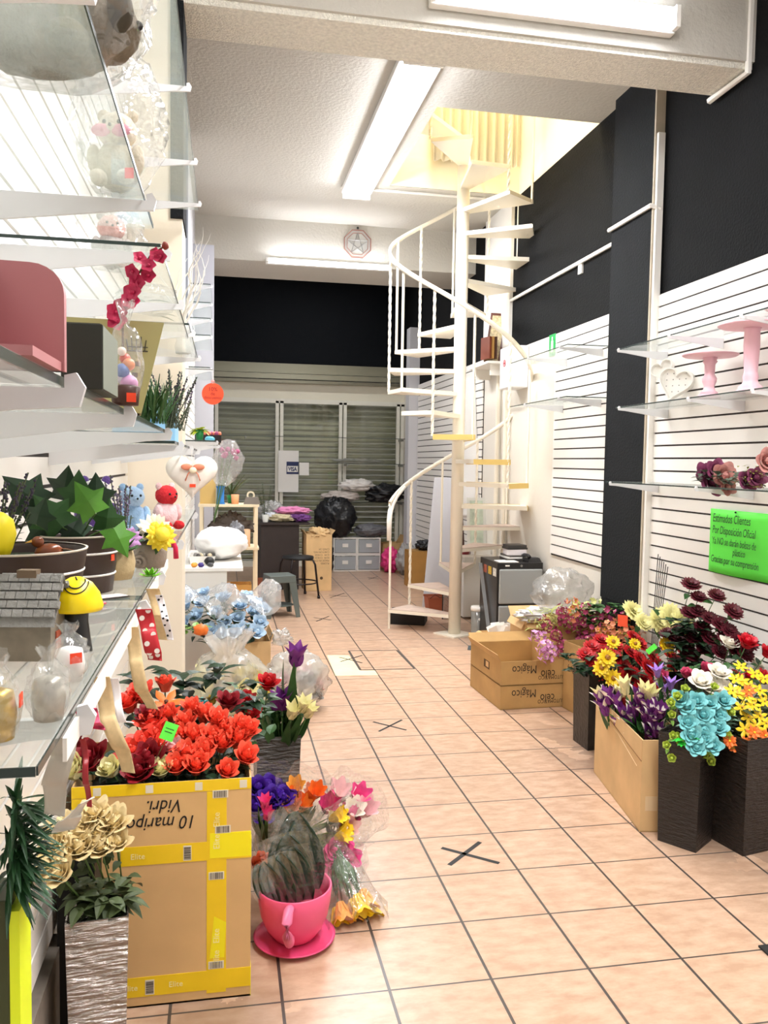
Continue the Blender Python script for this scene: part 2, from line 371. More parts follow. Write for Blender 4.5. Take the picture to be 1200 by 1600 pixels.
for i, (y, lb) in enumerate([(7.22, 'white vertical pipe next to the small electrical panel'), (7.45, 'white vertical pipe nearer the far slatwall panel')]):
    tag(MB().tube([(2.53, y, 0), (2.53, y, 2.53)], 0.022, 8).build('wall_pipe', STEELW), lb, 'pipe')

# ---------------------------------------------------------------- lamps
TUBE = mat('lit_tube', 'ffffff', 0.4, emit='f2f5ff', es=24)
def fixture(label, loc, length, ntube, rz=0.0, rot=None, wid=0.26):
    t = thing('tube_lamp', label, 'ceiling lamp', (loc[0], loc[1], loc[2]-0.002), rz, 'fluorescent tube lamps', rot=rot)
    MB().ab((-wid/2, -length/2, -0.05), (wid/2, length/2, 0)).build('housing', WHITE, t, bevel=0.006)
    for k in range(ntube):
        x = (k-(ntube-1)/2)*wid/ntube
        MB().tube([(x, -length/2+0.03, -0.075), (x, length/2-0.03, -0.075)], 0.014, 10).build('tube', TUBE, t, True)
    for s in (-1, 1): MB().box((0, s*(length/2-0.012), -0.072), (wid-0.02, 0.022, 0.045)).build('end_cap', WHITE, t)
    return t
fixture('glaring white tube lamp on the ceiling left of the stair opening', (1.12, 6.0, ZC), 2.5, 3)
fixture('unseen white tube lamp added on the ceiling above the entrance', (1.15, 1.3, ZC), 2.5, 3)  # housing of the added entrance lamp, out of view
fixture('bright white tube lamp fixed across the lower edge of the far beam', (1.02, 8.355, 3.47), 1.25, 1, rot=(R_(-90), R_(90), 0), wid=0.06)

fixture('glaring white tube lamp across the front face of the near beam', (1.5, 3.762, 3.62), 1.2, 2, rot=(R_(-90), R_(90), 0), wid=0.12)
# ================================================================ spiral staircase
def staircase():
    base = Vector((1.99, 6.90, 0)); R = 0.62; az = R_(16.1)
    e1 = Vector((math.cos(az), -math.sin(az), 0)); e2 = Vector((math.sin(az), math.cos(az), 0))
    def D(a): a = R_(a); return -e1*math.cos(a)+e2*math.sin(a)
    t = thing('spiral_staircase', 'white steel spiral staircase with twisted balusters rising through the ceiling', 'staircase', base)
    MB().lathe([(0.054, 0.005), (0.054, 4.10)], 24).build('pole', STEELW, t, True)
    MB().box((0, 0, 0.006), (0.26, 0.26, 0.012), 0.5).build('base_plate', STEELW, t)
    a0, da, z1, dz = 14.0, 30.5, 0.18, 0.1935
    top = mat('dusty_tread', 'c9b2a2', 0.6, var=0.15, vscale=12)
    tape = mat('yellow_edge_tape', 'e2c271', 0.5)
    zl = lambda a: z1+(a-a0)/da*dz
    for i in range(22):
        a = a0+da*i; z = z1+dz*i
        # the leading edge lies at a, the trailing edge beyond it
        p = [D(a-90)*0.03+D(a)*0.05, D(a)*R, D(a+31)*R, D(a+31)*0.05+D(a+121)*0.03]
        P = [(q.x, q.y) for q in p]
        tr = MB().prism(P, z-0.034, z-0.004).build('tread', STEELW, t)
        P2 = [((q.x*0.99), (q.y*0.99)) for q in p]
        MB().prism(P2, z-0.004, z).build('tread_top', top if i < 5 else STEELW, tr)
        if i in (5, 6, 7, 8):
            A, B, C = D(a)*0.07, D(a)*(R+0.004), D(a+31)*(R+0.004)
            n1 = D(a-90)*0.034; n1 = D(a-90)*0.032
            tp = MB(); q0, q1 = A+n1, B+D(a-90)*0.004
            tp.add([(q0.x, q0.y, z-0.04), (q1.x, q1.y, z-0.04), (q1.x, q1.y, z+0.003), (q0.x, q0.y, z+0.003)], [[0, 1, 2, 3]])
            A2, B2 = D(a)*(R+0.004), D(a+31)*(R+0.004)
            tp.add([(A2.x, A2.y, z-0.04), (B2.x, B2.y, z-0.04), (B2.x, B2.y, z+0.003), (A2.x, A2.y, z+0.003)], [[0, 1, 2, 3]])
            solidify(tp.build('edge_tape', tape, tr), 0.003)
        # balusters: one at the leading corner, one mid edge, from this tread up to the rail
        for j, aa in enumerate((a+1.5, )):
            pt = D(aa)*(R-0.008); zt = zl(aa)+0.95; zb = z-0.03
            if i == 0: zb = 0.0
            elif i % 2 == 1: zb = z-dz-0.01
            zt = min(zt, 5.2)
            if i == 0:
                MB().tube([(pt.x, pt.y, zb), (pt.x, pt.y, 0.80)], 0.011, 8).build('baluster', STEELW, t); continue
            if i % 2 == 0: MB().tube([(pt.x, pt.y, zb), (pt.x, pt.y, zt)], 0.011, 4).build('baluster', STEELW, t)
            else:
                n = 60; MB().tube([(pt.x, pt.y, zb+(zt-zb)*k/n) for k in range(n+1)], 0.013, 4, twist=0.42).build('baluster', STEELW, t)
    # handrail: flat bar following the treads
    hr = MB(); vs = []; N = 170; p0 = D(a0)*R
    def sec(c, out, zz, wd=0.010, h=0.020):
        return [c+out*wd+Vector((0, 0, zz-h)), c+out*wd+Vector((0, 0, zz+h)), c-out*wd+Vector((0, 0, zz+h)), c-out*wd+Vector((0, 0, zz-h))]
    A_END = a0+da*21
    for k in range(N+1):
        a = a0+(A_END-a0)*k/N; d = D(a); vs += sec(d*R, d, zl(a)+0.95)
    hr.add(vs, [[k*4+j, k*4+(j+1) % 4, k*4+4+(j+1) % 4, k*4+4+j] for k in range(N) for j in range(4)]+[[0, 1, 2, 3]])
    hr.build('handrail', STEELW, t, True)
    st = [Vector((p0.x, p0.y, 0.80)), Vector((p0.x, p0.y, 0.98)), D(a0+2)*R+Vector((0, 0, 1.06)), D(a0+7)*R+Vector((0, 0, 1.13)), D(a0+14)*R+Vector((0, 0, 1.20)), D(a0+24)*R+Vector((0, 0, 1.28))]
    MB().tube(st, [0.02, 0.024, 0.024, 0.023, 0.022, 0.02], 8).build('rail_end', WHITE, t, True)
    # landing rail upstairs
    MB().tube([D(40)*R+Vector((0, 0, 4.0)), D(40)*R+Vector((0, 0, 4.6))], 0.012, 6).build('landing_post', STEELW, t)
    return t
staircase()
# pale curtain upstairs
cu = MB().grid(lambda u, v: (1.75+u*0.75, 7.02+0.03*math.sin(u*60), 4.1+v*2.2), 90, 2)
tag(solidify(cu.build('curtain', mat('pale_curtain', 'fff8e2', 0.8), smooth=True), 0.004), 'pale pleated curtain hanging upstairs above the staircase', 'curtain')
# ================================================================ glass shelves
def shelf(label, x, y0, y1, z, face, ys, depth=0.30, wallx=None, group='glass shelves on the slatwall', lip=None):
    """glass pane on tapered brackets; face=-1: wall on the left, +1: wall on the right"""
    t = thing('glass_shelf', label, 'shelf', (x, y0, z), group=group); s = -face
    MB().ab((0.004*s, 0, 0.0), (s*depth, y1-y0, 0.008)).build('pane', GLASS, t)
    e = MB().ab((s*(depth+0.0002), 0, 0.001), (s*(depth+0.0015), y1-y0, 0.007)); e.build('front_edge', GEDGE, t)
    MB().ab((0.004*s, -0.0015, 0.001), (s*depth, -0.0001, 0.007)).build('end_edge', GEDGE, t)
    for y in ys:
        y -= y0
        pr = [(0.001, -0.055), (0.001, -0.001), (depth+0.004, -0.001), (depth+0.004, 0.008), (depth+0.012, 0.010), (depth+0.018, 0.0), (depth+0.014, -0.014), (depth*0.9, -0.017)]
        vs = [(s*a, y-0.0035, b) for a, b in pr]+[(s*a, y+0.0035, b) for a, b in pr]; n = len(pr)
        MB().add(vs, [list(range(n)), list(range(n, 2*n))[::-1]]+[[i, n+i, n+(i+1) % n, (i+1) % n] for i in range(n)]).build('bracket', BRKT, t)
    if lip:
        MB().ab((s*(depth+0.003), 0.07, -0.016), (s*(depth+0.006), y1-y0, 0.001)).build('lace_trim', lip, t)
    return t
LX = -0.415
shelf('topmost left glass shelf running to the cream pillar, seen from below', LX, 0.9, 3.7, 2.57, -1, (1.75, 2.5, 3.1, 3.6))
shelf('upper left glass shelf holding the wrapped plush, nearest the camera', LX, 0.42, 1.40, 1.87, -1, (0.70, 1.25))
shelf('upper left glass shelf just behind the magenta blossom', LX, 1.56, 2.70, 1.88, -1, (1.60, 2.1))
shelf('upper left glass shelf carrying the white twig decoration', LX, 2.75, 3.74, 1.93, -1, (2.9, 3.6))
shelf('eye-level left glass shelf under the pink holder, seen from below', LX, 0.42, 1.80, 1.55, -1, (0.62, 0.97, 1.62))
shelf('eye-level left glass shelf under the light blue box', LX, 1.98, 3.60, 1.535, -1, (2.1, 2.75, 3.5))
LACE = mat('white_lace', 'f7f2ea', 0.8)
shelf('lower left glass shelf with the toy house and smiling mushroom', LX, 0.535, 1.185, 1.30, -1, (0.66, 1.14), lip=LACE)
shelf('lower left glass shelf with the two snail planters', LX, 1.195, 1.68, 1.30, -1, (1.44,), lip=LACE)
shelf('lower left glass shelf with the plush toys', LX, 2.0, 3.4, 1.29, -1, (2.1, 3.2))
shelf('left glass shelf past the pillar with the green pot', -0.27, 4.7, 6.2, 1.60, -1, (4.8, 6.1), depth=0.22)
for z, lb in ((2.85, 'highest'), (2.71, 'second highest'), (2.59, 'third'), (2.46, 'lowest')):
    shelf('%s of the four small glass shelves stacked before the far grey pilaster' % lb, -0.27, 6.6, 7.5, z, -1, (6.65,), depth=0.16, group='small glass shelves stacked before the pilaster')
shelf('small far left glass shelf below the stack of four', -0.27, 6.4, 7.4, 2.19, -1, (6.5,), depth=0.16)
shelf('upper right glass shelf above the round-topped pink cake stands', RX-0.02, 2.4, 4.50, 2.17, 1, (2.7, 3.3, 3.9, 4.45))
shelf('middle right glass shelf carrying the pink cake stands', RX-0.02, 2.4, 4.48, 1.835, 1, (2.7, 3.2, 3.7, 4.42))
shelf('lower right glass shelf carrying dusty pink artificial roses', RX-0.02, 2.4, 4.58, 1.40, 1, (2.9, 3.6, 4.5))
shelf('upper glass shelf beside the green safety sign', RX-0.02, 5.2, 6.3, 2.30, 1, (5.3, 5.9))
shelf('lower glass shelf on the narrow slatwall under the safety sign', RX-0.02, 5.2, 6.3, 1.955, 1, (5.3, 5.95))

# ================================================================ helpers for plants and flowers
LEAFG = mat('leaf_green', '2f5a26', 0.5, var=0.25, vscale=30)
LEAFD = mat('leaf_dark', '1d3a20', 0.5, var=0.25, vscale=30)
LEAFL = mat('leaf_light', '78a33a', 0.5, var=0.2, vscale=30)
LEAFO = mat('leaf_olive', '4b5a35', 0.55, var=0.25, vscale=30)
STEM = mat('stem_green', '4d6a35', 0.6)
def fab(name, c, var=0.14, vs=40): return mat(name, c, 0.55, var=var, vscale=vs, sub=0.0)
def rose_mb(r, h, seed=0, open_=0.25):
    q = random.Random(seed); b = MB()
    b.lathe([(r*0.10, 0), (r*0.48, h*0.25), (r*0.42, h*0.7), (r*0.14, h*0.95), (0.001, h)], 10)
    for ring, (n, rr, hh, cu) in enumerate([(3, 0.30, 1.0, -0.05), (4, 0.50, 1.0, open_*0.3), (5, 0.72, 0.95, open_*0.7), (5, 0.92, 0.82, open_*1.3)]):
        for k in range(n):
            a = 2*PI*(k+0.4*ring)/n+q.uniform(-.15, .15); o = Vector((math.cos(a), math.sin(a), 0))
            b.petal(o*r*rr*0.62, o, (o.x*0.22*rr, o.y*0.22*rr, 1), h*hh*q.uniform(.93, 1.04), r*(0.75+1.05*rr), 0.30, cu, 0.55, 4, 5)
    return b
def calyx(b, r, h):
    for k in range(5):
        a = 2*PI*k/5; o = Vector((math.cos(a), math.sin(a), 0)); b.leaf((0, 0, -h*0.03), (o.x*0.8, o.y*0.8, 0.8), h*0.5, r*0.45, 0.3, o)
    return b
def rose(name, label, cat, r, h, m, stem=0.15, seed=0, leaves=2, loc=(0, 0, 0), lm=None, group=None, open_=0.25, blabel=None):
    """origin at the foot of the stem"""
    t = thing(name, label, cat, loc, group=group)
    b = rose_mb(r, h, seed, open_); b.v = [(x, y, z+stem) for x, y, z in b.v]; bl = b.build('bloom', m, t, True)
    s = MB().tube([(0, 0, 0), (0, 0, stem+h*0.1)], 0.0022, 6); c = MB(); calyx(c, r, h); c.v = [(x, y, z+stem) for x, y, z in c.v]; s.add(c.v, c.f); s.build('stem', STEM, t, True)
    q = random.Random(seed+5)
    for k in range(leaves):
        a = q.uniform(0, 6.28); o = (math.cos(a), math.sin(a), 0.5)
        MB().leaf((0, 0, stem*(0.55+0.3*k/max(1, leaves))), o, r*1.7, r*0.95, 0.35).build('leaf', lm or LEAFD, t, True)
    return t
def tulip(name, label, cat, r, h, m, stem=0.2, seed=0, loc=(0, 0, 0), group=None, m2=None, nleaf=2, pointed=0.8, flare=0.18):
    t = thing(name, label, cat, loc, group=group); b = MB(); q = random.Random(seed)
    for k in range(6):
        a = 2*PI*k/6; o = Vector((math.cos(a), math.sin(a), 0)); s = 0.9 if k % 2 else 1.0
        b.petal(o*r*0.25+Vector((0, 0, stem)), o, (o.x*0.30*s, o.y*0.30*s, 1), h*q.uniform(.92, 1.05), r*1.45, 0.35, flare*(1 if k % 2 else .6)-.08, pointed, 4, 6)
    b.build('bloom', m, t, True)
    if m2:
        c = MB()
        for k in range(3):
            a = 2*PI*(k*2+1)/6; o = Vector((math.cos(a), math.sin(a), 0)); c.petal(o*r*0.42+Vector((0, 0, stem+h*0.35)), o, (o.x*0.5, o.y*0.5, 1), h*0.72, r*0.75, 0.35, flare, pointed, 3, 4)
        c.build('petal_tips', m2, t, True)
    MB().tube([(0, 0, 0), (0, 0, stem+h*0.08)], 0.003, 6).build('stem', STEM, t, True)
    for k in range(nleaf):
        a = q.uniform(0, 6.28); MB().leaf((0, 0, stem*0.15), (math.cos(a)*.25, math.sin(a)*.25, 1), stem*0.95, r*1.2, 0.1, (math.cos(a), math.sin(a), 0.1)).build('leaf', LEAFG, t, True)
    return t
def daisy(name, label, cat, r, m, mc, stem=0.12, layers=2, n=13, loc=(0, 0, 0), group=None, seed=0, leaves=1, cup=0.15, cen=0.25):
    t = thing(name, label, cat, loc, group=group); b = MB(); q = random.Random(seed)
    for L in range(layers):
        for k in range(n):
            a = 2*PI*(k+0.5*L)/n+q.uniform(-.08, .08); o = Vector((math.cos(a), math.sin(a), 0)); lift = 0.25+0.38*L
            b.petal(Vector((0, 0, stem-0.004+0.004*L))+o*r*0.08, (-o.x*lift, -o.y*lift, 1), (o.x, o.y, lift), r*(1-0.2*L)*q.uniform(.9, 1.05), r*0.42, cup, -0.12, 0.6, 2, 4)
    b.build('bloom', m, t, True)
    MB().ball((0, 0, stem+0.004*layers+r*0.03), (r*cen, r*cen, r*cen*0.55), 10, 6, 0.15, seed, 9).build('flower_centre', mc, t, True)
    MB().tube([(0, 0, 0), (0, 0, stem)], 0.002, 5).build('stem', STEM, t, True)
    for k in range(leaves):
        a = q.uniform(0, 6.28); MB().leaf((0, 0, stem*0.6), (math.cos(a), math.sin(a), 0.3), r*1.1, r*0.6, 0.3).build('leaf', LEAFG, t, True)
    return t
def orient(v, spin=0.0):
    v = Vector(v).normalized(); return (v.to_track_quat('Z', 'Y').to_matrix() @ Matrix.Rotation(spin, 3, 'Z')).to_euler()
def head(proto, p, d, stem, sc=1.0, label=None, group=None, first=[False]):
    """copy of a flower whose bloom sits at p with its stem pointing along d"""
    v = Vector(d).normalized(); q = dup(proto, Vector(p)-v*stem*sc, orient(v, rnd.uniform(0, 6)), label, group, sc); return q
def wrinkle(mb, amp, f=6.0, seed=0):
    out = []
    for v in mb.v:
        n = noise.noise_vector(Vector(v)*f+Vector((seed*3.7, seed, 0))); n2 = noise.noise_vector(Vector(v)*f*2.7+Vector((seed, 9, 0)))
        out.append((v[0]+n.x*amp+n2.x*amp*.4, v[1]+n.y*amp+n2.y*amp*.4, v[2]+n.z*amp+n2.z*amp*.4))
    mb.v = out; return mb
CLEAR = film('clear_cellophane', 'f4f6f2', 0.10, 0.10, 0.45, 0.9, 35)
MILKY = film('milky_plastic', 'f2f2ee', 0.36, 0.2, 0.35, 0.8, 26)
def bag_mb(rx, ry, h, neck=0.0, amp=0.03, seed=0, n=30, m=16, flat=0.0):
    """a slack bag: bulging body, optional pinched neck with a ruffled top"""
    b = MB(); pr = []
    for i in range(m+1):
        t = i/m; 
        if neck: r = (math.sin(PI*min(1, t*1.05+0.10))**0.55 if t < 0.78 else 0.20+ (t-0.78)*1.6); z = t
        else: r = math.sin(PI*(t*0.94+0.04))**0.5; z = t
        pr.append((r, z))
    vs = []
    for j, (r, z) in enumerate(pr):
        for k in range(n):
            a = 2*PI*k/n; w = 1+0.10*math.sin(a*5+seed+z*4)+(0.16*math.sin(a*11+seed) if neck and z > 0.75 else 0)
            vs.append((math.cos(a)*r*rx*w, math.sin(a)*r*ry*w, z*h))
    fs = [[i*n+k, i*n+(k+1) % n, (i+1)*n+(k+1) % n, (i+1)*n+k] for i in range(m) for k in range(n)]
    b.add(vs, fs); b.f.append(list(range(n))[::-1])
    if not neck: b.f.append([m*n+k for k in range(n)])
    o2 = []
    for x, y, z in b.v:
        d = Vector((x/rx, y/ry, z/h*2)); k = 1+.20*(.4-1.9*abs(noise.noise(d*2.3+Vector((seed*3.1, 0, seed)))))+.07*(.4-1.9*abs(noise.noise(d*5.2+Vector((0, seed*2.2, 0)))))
        o2.append((x*k, y*k, z*(1+(k-1)*.35)))
    b.v = o2; wrinkle(b, amp, 7, seed); b.v = [(x, y, max(z, 0.001)) for x, y, z in b.v]; return b
# ================================================================ things on the left shelves
Z4, Z3, Z2 = 1.3085, 1.5585, 1.8785
# toy house
t = thing('toy_house', 'small grey clay toy house with shingled roof on the lower glass shelf', 'ornament', (-0.178, 0.83, Z4), R_(-8))
CLAY = mat('grey_clay', '8f8d88', 0.8, var=0.15, vscale=40, bump=0.3, bscale=200)
MB().ab((-0.026, -0.02, 0), (0.022, 0.02, 0.040)).add([(-0.026, -0.02, .04), (-0.026, .02, .04), (-0.026, 0, .068), (0.022, -0.02, .04), (0.022, .02, .04), (0.022, 0, .068)], [[0, 2, 1], [3, 4, 5]]).build('wall', mat('taupe_clay', '8a8070', 0.8, var=.2, vscale=60), t)
for s in (-1, 1):
    r = MB()
    for i in range(5):
        for j in range(6):
            u = i/5; x = -0.031+j*0.0097
            y = s*(0.004+0.023*u); z = 0.076-0.038*u
            r.box((x+0.0045+(0.003 if i % 2 else 0), y, z-0.003*0), (0.0092, 0.0072, 0.004), 0, Matrix.Rotation(-s*1.0, 3, 'X'))
    r.add([(-0.031, 0, .078), (0.028, 0, .078), (0.028, s*.028, .034), (-0.031, s*.028, .034)], [[0, 1, 2, 3]])
    r.build('roof', CLAY, t)
MB().ab((-0.014, -0.006, 0.074), (0.004, 0.006, 0.084)).build('chimney', mat('brown_clay', '6d5a45', .8), t)
MB().ab((0.0222, -0.008, 0.002), (0.0235, 0.004, 0.026)).build('door', mat('rust_red', 'b4583c', .7), t)
# smiling mushroom
t = thing('toy_mushroom', 'black-stemmed toy mushroom with yellow smiling cap on the lower glass shelf', 'ornament', (-0.143, 0.85, Z4), 0)
MB().lathe([(0.015, 0), (0.014, 0.006), (0.011, 0.03), (0.012, 0.05)], 20).build('stem', mat('black_gloss', '17171a', .4), t, True)
cap = MB().lathe([(0.004, 0.043), (0.024, 0.041), (0.0255, 0.045), (0.022, 0.058), (0.015, 0.068), (0.006, 0.0735), (0.0005, 0.0745)], 28); cap.build('cap', mat('bright_yellow', 'ffe000', .35), t, True)
def capz(r):
    pr = [(0.0005, 0.0745), (0.006, 0.0735), (0.015, 0.068), (0.022, 0.058), (0.0255, 0.045)]
    for (a, b), (c, d) in zip(pr[:-1], pr[1:]):
        if a <= r <= c: return b+(d-b)*(r-a)/(c-a)
    return 0.045
def arc(cx, cy, rr, a0, a1, n=16):
    out = []
    for k in range(n+1):
        a = a0+(a1-a0)*k/n; x = cx+math.cos(a)*rr*0.9; y = cy+math.sin(a)*rr; out.append((x, y, capz(math.hypot(x, y))+0.0006))
    return out
MB().tube(arc(0.001, -0.008, 0.0095, PI*1.0, PI*2.15), 0.0007, 5).build('smile', INK, t)
MB().tube(arc(0.001, -0.008, 0.0128, PI*1.05, PI*2.1), 0.0006, 5).build('smile', INK, t)
MB().tube([(0.000, -0.005, capz(.005)+.0008), (0.002, -0.009, capz(.0095)+.0008)], 0.0007, 5).build('eye', INK, t)
# little cellophane packets
def packet(label, loc, w, h, core, seed, sticker=True):
    t = thing('wrapped_favour', label, 'wrapped favour', loc, R_(seed*31), 'small wrapped favours on the lower shelf')
    MB().lathe([(w*.30, 0.001), (w*.36, h*.3), (w*.30, h*.55), (w*.08, h*.6)], 16).build('contents', core, t, True)
    bag_mb(w*.5, w*.42, h, 1, w*.05, seed, 20, 12).build('wrapper', CLEAR, t, True)
    if sticker: MB().box((0.0, -w*.42, h*.45), (w*.28, 0.001, w*.24)).build('price_sticker', ORANGE, t)
packet('clear wrapped white favour with orange sticker beside the smiling mushroom', (-0.130, 0.735, Z4), 0.036, 0.050, mat('white_candy', 'f6f2ee', .5), 1)
packet('clear wrapped favour with frosted lid below the toy house', (-0.125, 0.625, Z4), 0.034, 0.055, mat('silver_jar', 'b9b5aa', .3, .4), 2, False)
packet('gold and white wrapped favour at the left edge of the lower shelf', (-0.150, 0.585, Z4), 0.036, 0.06, mat('gold_foil', 'b89a4a', .3, .6), 3)
# planters
def pot(label, loc, r, h, name='flower_pot'):
    t = thing(name, label, 'flower pot', loc); PM = mat('brown_zinc', '3a2a24', 0.45, 0.2, var=.2, vscale=20)
    MB().lathe([(0.001, 0.004), (r*.82, 0.004), (r*.93, h-0.006), (r*.99, h), (r, h), (r, h-0.004), (r*.83, 0), (0.001, 0)], 32, caps=False).build('body', PM, t, True)
    MB().lathe([(r*.999, h-0.002), (r*1.015, h-0.001), (r*1.015, h+.0005), (r*.98, h+.0005)], 32, caps=False).build('rim', mat('pale_rim', 'cfc4b4', .4), t, True)
    for z in (.3, .68):
        rr = r*(.83+.17*z)+.0006; MB().lathe([(rr, h*z), (rr+.0012, h*z+.001), (rr+.001, h*z+.0025), (rr, h*z+.003)], 32, caps=False).build('white_band', WHITE, t, True)
    MB().lathe([(0.0, h*.85), (r*.9, h*.85)], 20, caps=False).build('soil', mat('moss', '2f3a1e', .9, var=.3, vscale=60), t)
    return t
p1 = pot('wide brown pot with white bands at the left edge of the photo', (-0.238, 1.02, Z4), 0.078, 0.085)
p2 = pot('brown pot with white bands and ivy behind the wide pot', (-0.205, 1.24, Z4), 0.056, 0.082)
MB().box((0.049, -0.020, 0.05), (0.001, 0.008, 0.009), R_(-22)).build('price_sticker', ORANGE, p2)
tag(MB().lathe([(0.001, 0), (0.010, 0.004), (0.016, 0.018), (0.02, 0.034), (0.017, 0.050), (0.007, 0.058), (.001, .059)], 20).build('yellow_pear', mat('pear_yellow', 'f2dd10', .5, var=.1), None, True), 'yellow artificial pear standing in the wide brown pot', 'artificial fruit').location = (-0.245, 0.965, Z4+0.072)
t = thing('toy_bird', 'glossy brown bird ornament perched in the wide brown pot', 'ornament', (-0.197, 0.995, Z4+0.073), R_(20))
bm_ = mat('glazed_brown', '8a4a2c', .2, var=.25, vscale=40)
MB().ball((0, 0, .010), (.016, .009, .010), 14, 8).build('body', bm_, t, True); MB().ball((-.012, 0, .022), (.007, .006, .0065), 12, 8).build('head', bm_, t, True)
MB().add([(-.018, -.002, .022), (-.018, .002, .022), (-.026, 0, .021), (-.018, 0, .025)], [[0, 1, 2], [0, 2, 3], [1, 3, 2]]).build('beak', mat('beak', 'd9a441', .4), t)
MB().leaf((.008, 0, .013), (1, 0, -.15), .024, .010, 0).build('tail', bm_, t, True)
def ivyleaf(b, base, d, S, nrm):
    """five-pointed leaf"""
    d = Vector(d).normalized(); n = Vector(nrm).normalized(); s = d.cross(n).normalized(); n = s.cross(d); P = [(0, 0), (.42, -.12), (.34, .18), (.58, .42), (.28, .52), (0, 1.0), (-.28, .52), (-.58, .42), (-.34, .18), (-.42, -.12)]
    vs = [Vector(base)+s*x*S+d*y*S-n*(abs(x)*.25+y*y*.18)*S for x, y in P]; c = Vector(base)+d*.38*S
    b.add([c]+vs, [[0, i+1, (i+1) % 10+1] for i in range(10)]); return b
t = thing('artificial_ivy', 'large-leaved green ivy growing from the banded brown pot', 'plant', (-0.205, 1.24, Z4+0.07)); 
for i, (x, y, z, S, m) in enumerate([(-.045, -.03, .055, .062, LEAFD), (-.02, 0, .06, .055, LEAFD), (.0, -.01, .05, .055, LEAFG), (-.015, -.04, .025, .058, LEAFG), (-.03, -.03, .01, .05, LEAFD), (.01, -.02, .01, .05, LEAFD), (.04, -.02, .02, .045, LEAFG), (.030, -.045, .045, .052, mat('ivy_bright', '4e8a22', .45, var=.2, vscale=40)), (.055, -.055, .025, .045, mat('ivy_bright', '4e8a22', .45)), (-.045, -.06, .03, .04, LEAFD), (.02, .03, .05, .05, LEAFD), (-.06, .02, .04, .05, LEAFD)]):
    b = MB(); ivyleaf(b, (x, y, z), (rnd.uniform(-.4, .4)+x*4, -.15, rnd.uniform(.2, .9) if i != 8 else -.6), S, (x*3, -1, .5)); b.build('leaf', m, t)
    MB().tube([(0, 0, 0), (x*.6, y*.5, z*.7), (x, y, z)], .0013, 5).build('vine', STEM, t)
def sprig(b, base, d, L, n, lw, droop=.2, q=rnd, rad=1.0):
    d = Vector(d).normalized(); base = Vector(base); pts = []
    for k in range(7): v = k/6; pts.append(base+d*L*v+Vector((0, 0, -droop*L*v*v)))
    b.tube(pts, .0009, 4)
    for k in range(n):
        v = .2+.8*k/n; p = base+d*L*v+Vector((0, 0, -droop*L*v*v)); a = q.uniform(0, 6.28); o = d.orthogonal().normalized(); o2 = d.cross(o); w = (o*math.cos(a)+o2*math.sin(a))*rad+d*.5
        b.leaf(p, w, lw*2.2, lw, .1)
    return pts[-1]
def lavender(label, loc, n, H, col, seed=0, spread=.5, lm=None, group=None, name='artificial_lavender', dense=1.0):
    t = thing(name, label, 'plant', loc, group=group); q = random.Random(seed); fl = MB(); st = MB()
    for k in range(n):
        a = q.uniform(0, 6.28); s = q.uniform(.1, spread); d = Vector((math.cos(a)*s, math.sin(a)*s, 1)).normalized(); L = H*q.uniform(.7, 1.05)
        sprig(st, (q.uniform(-.01, .01), q.uniform(-.01, .01), 0), d, L*.6, int(8*dense), .004, .05, q)
        st.tube([(0, 0, 0), d*L], .0009, 4)
        for j in range(int(13*dense)):
            v = .58+.42*j/13; p = d*L*v; o = Vector((q.uniform(-1, 1), q.uniform(-1, 1), q.uniform(-1, 1))).normalized(); fl.ball(p+o*H*.018*(1.3-v*.5), H*.017, 5, 3)
    st.build('foliage', lm or LEAFO, t); fl.build('blossoms', col, t); return t
LAVD = mat('lavender_dark', '3a3145', .7, var=.3, vscale=60); LAVP = mat('lavender_grey', '6a607a', .7, var=.3, vscale=60)
lavender('dark lavender sprigs leaning left from the wide brown pot', (-0.262, 1.04, Z4+.07), 9, .115, LAVD, 3, .6)
lavender('grey lavender sprigs rising behind the snail planters', (-0.165, 1.42, Z4+.03), 9, .13, LAVP, 5, .35)
def snail(label, loc, S, col):
    t = thing('snail_planter', label, 'planter', loc, R_(-10)); m = mat(col, {'beige_stone': 'bfa87e', 'grey_stone': '9a8d80'}[col], .75, var=.15, vscale=30, bump=.2, bscale=120)
    MB().lathe([(.001, 0), (S*.42, 0), (S*.50, S*.25), (S*.52, S*.5), (S*.44, S*.85), (S*.40, S*.85), (S*.30, S*.6)], 26, caps=False).build('body', m, t, True)
    c = MB(); pts = []; 
    for k in range(40):
        a = k*.38; r = S*.24*(1-k/46); pts.append((-S*.18+math.cos(a)*r, -S*.42-.0006*k, S*.26+math.sin(a)*r))
    c.tube(pts, [S*.085*(1-k/60) for k in range(40)], 8); c.ball((-S*.18, -S*.38, S*.26), S*.24, 14, 10); c.build('shell_spiral', m, t, True)
    return t
snail('beige stone snail planter next to the ivy pot', (-0.168, 1.36, Z4), .056, 'beige_stone'); snail('grey stone snail planter at the far end of the lower shelf', (-0.128, 1.50, Z4), .056, 'grey_stone')
def succulent(label, loc, r, m, n=26, h=.6, group=None):
    t = thing('succulent', label, 'plant', loc, group=group)
    for L in range(3):
        b = MB()
        for k in range(9-L*2):
            a = 2*PI*(k+L*.5)/(9-L*2); o = Vector((math.cos(a), math.sin(a), 0)); b.petal(o*r*.12+Vector((0, 0, L*r*.15)), (-o.x*.5, -o.y*.5, 1), (o.x, o.y, .25+.5*L), r*(1-.2*L), r*.42, .25, 0, .7, 2, 4)
        b.build('leaf_ring', m, t, True)
    return t
succulent('dark green succulent in the beige snail planter', (-0.160, 1.35, Z4+.046), .030, LEAFG); succulent('dark succulent in the grey snail planter', (-0.135, 1.49, Z4+.046), .030, LEAFD)
succulent('tiny bright green succulent on the glass beside the grey snail', (-0.118, 1.385, Z4), .018, mat('lime_leaf', '7cc22c', .5))
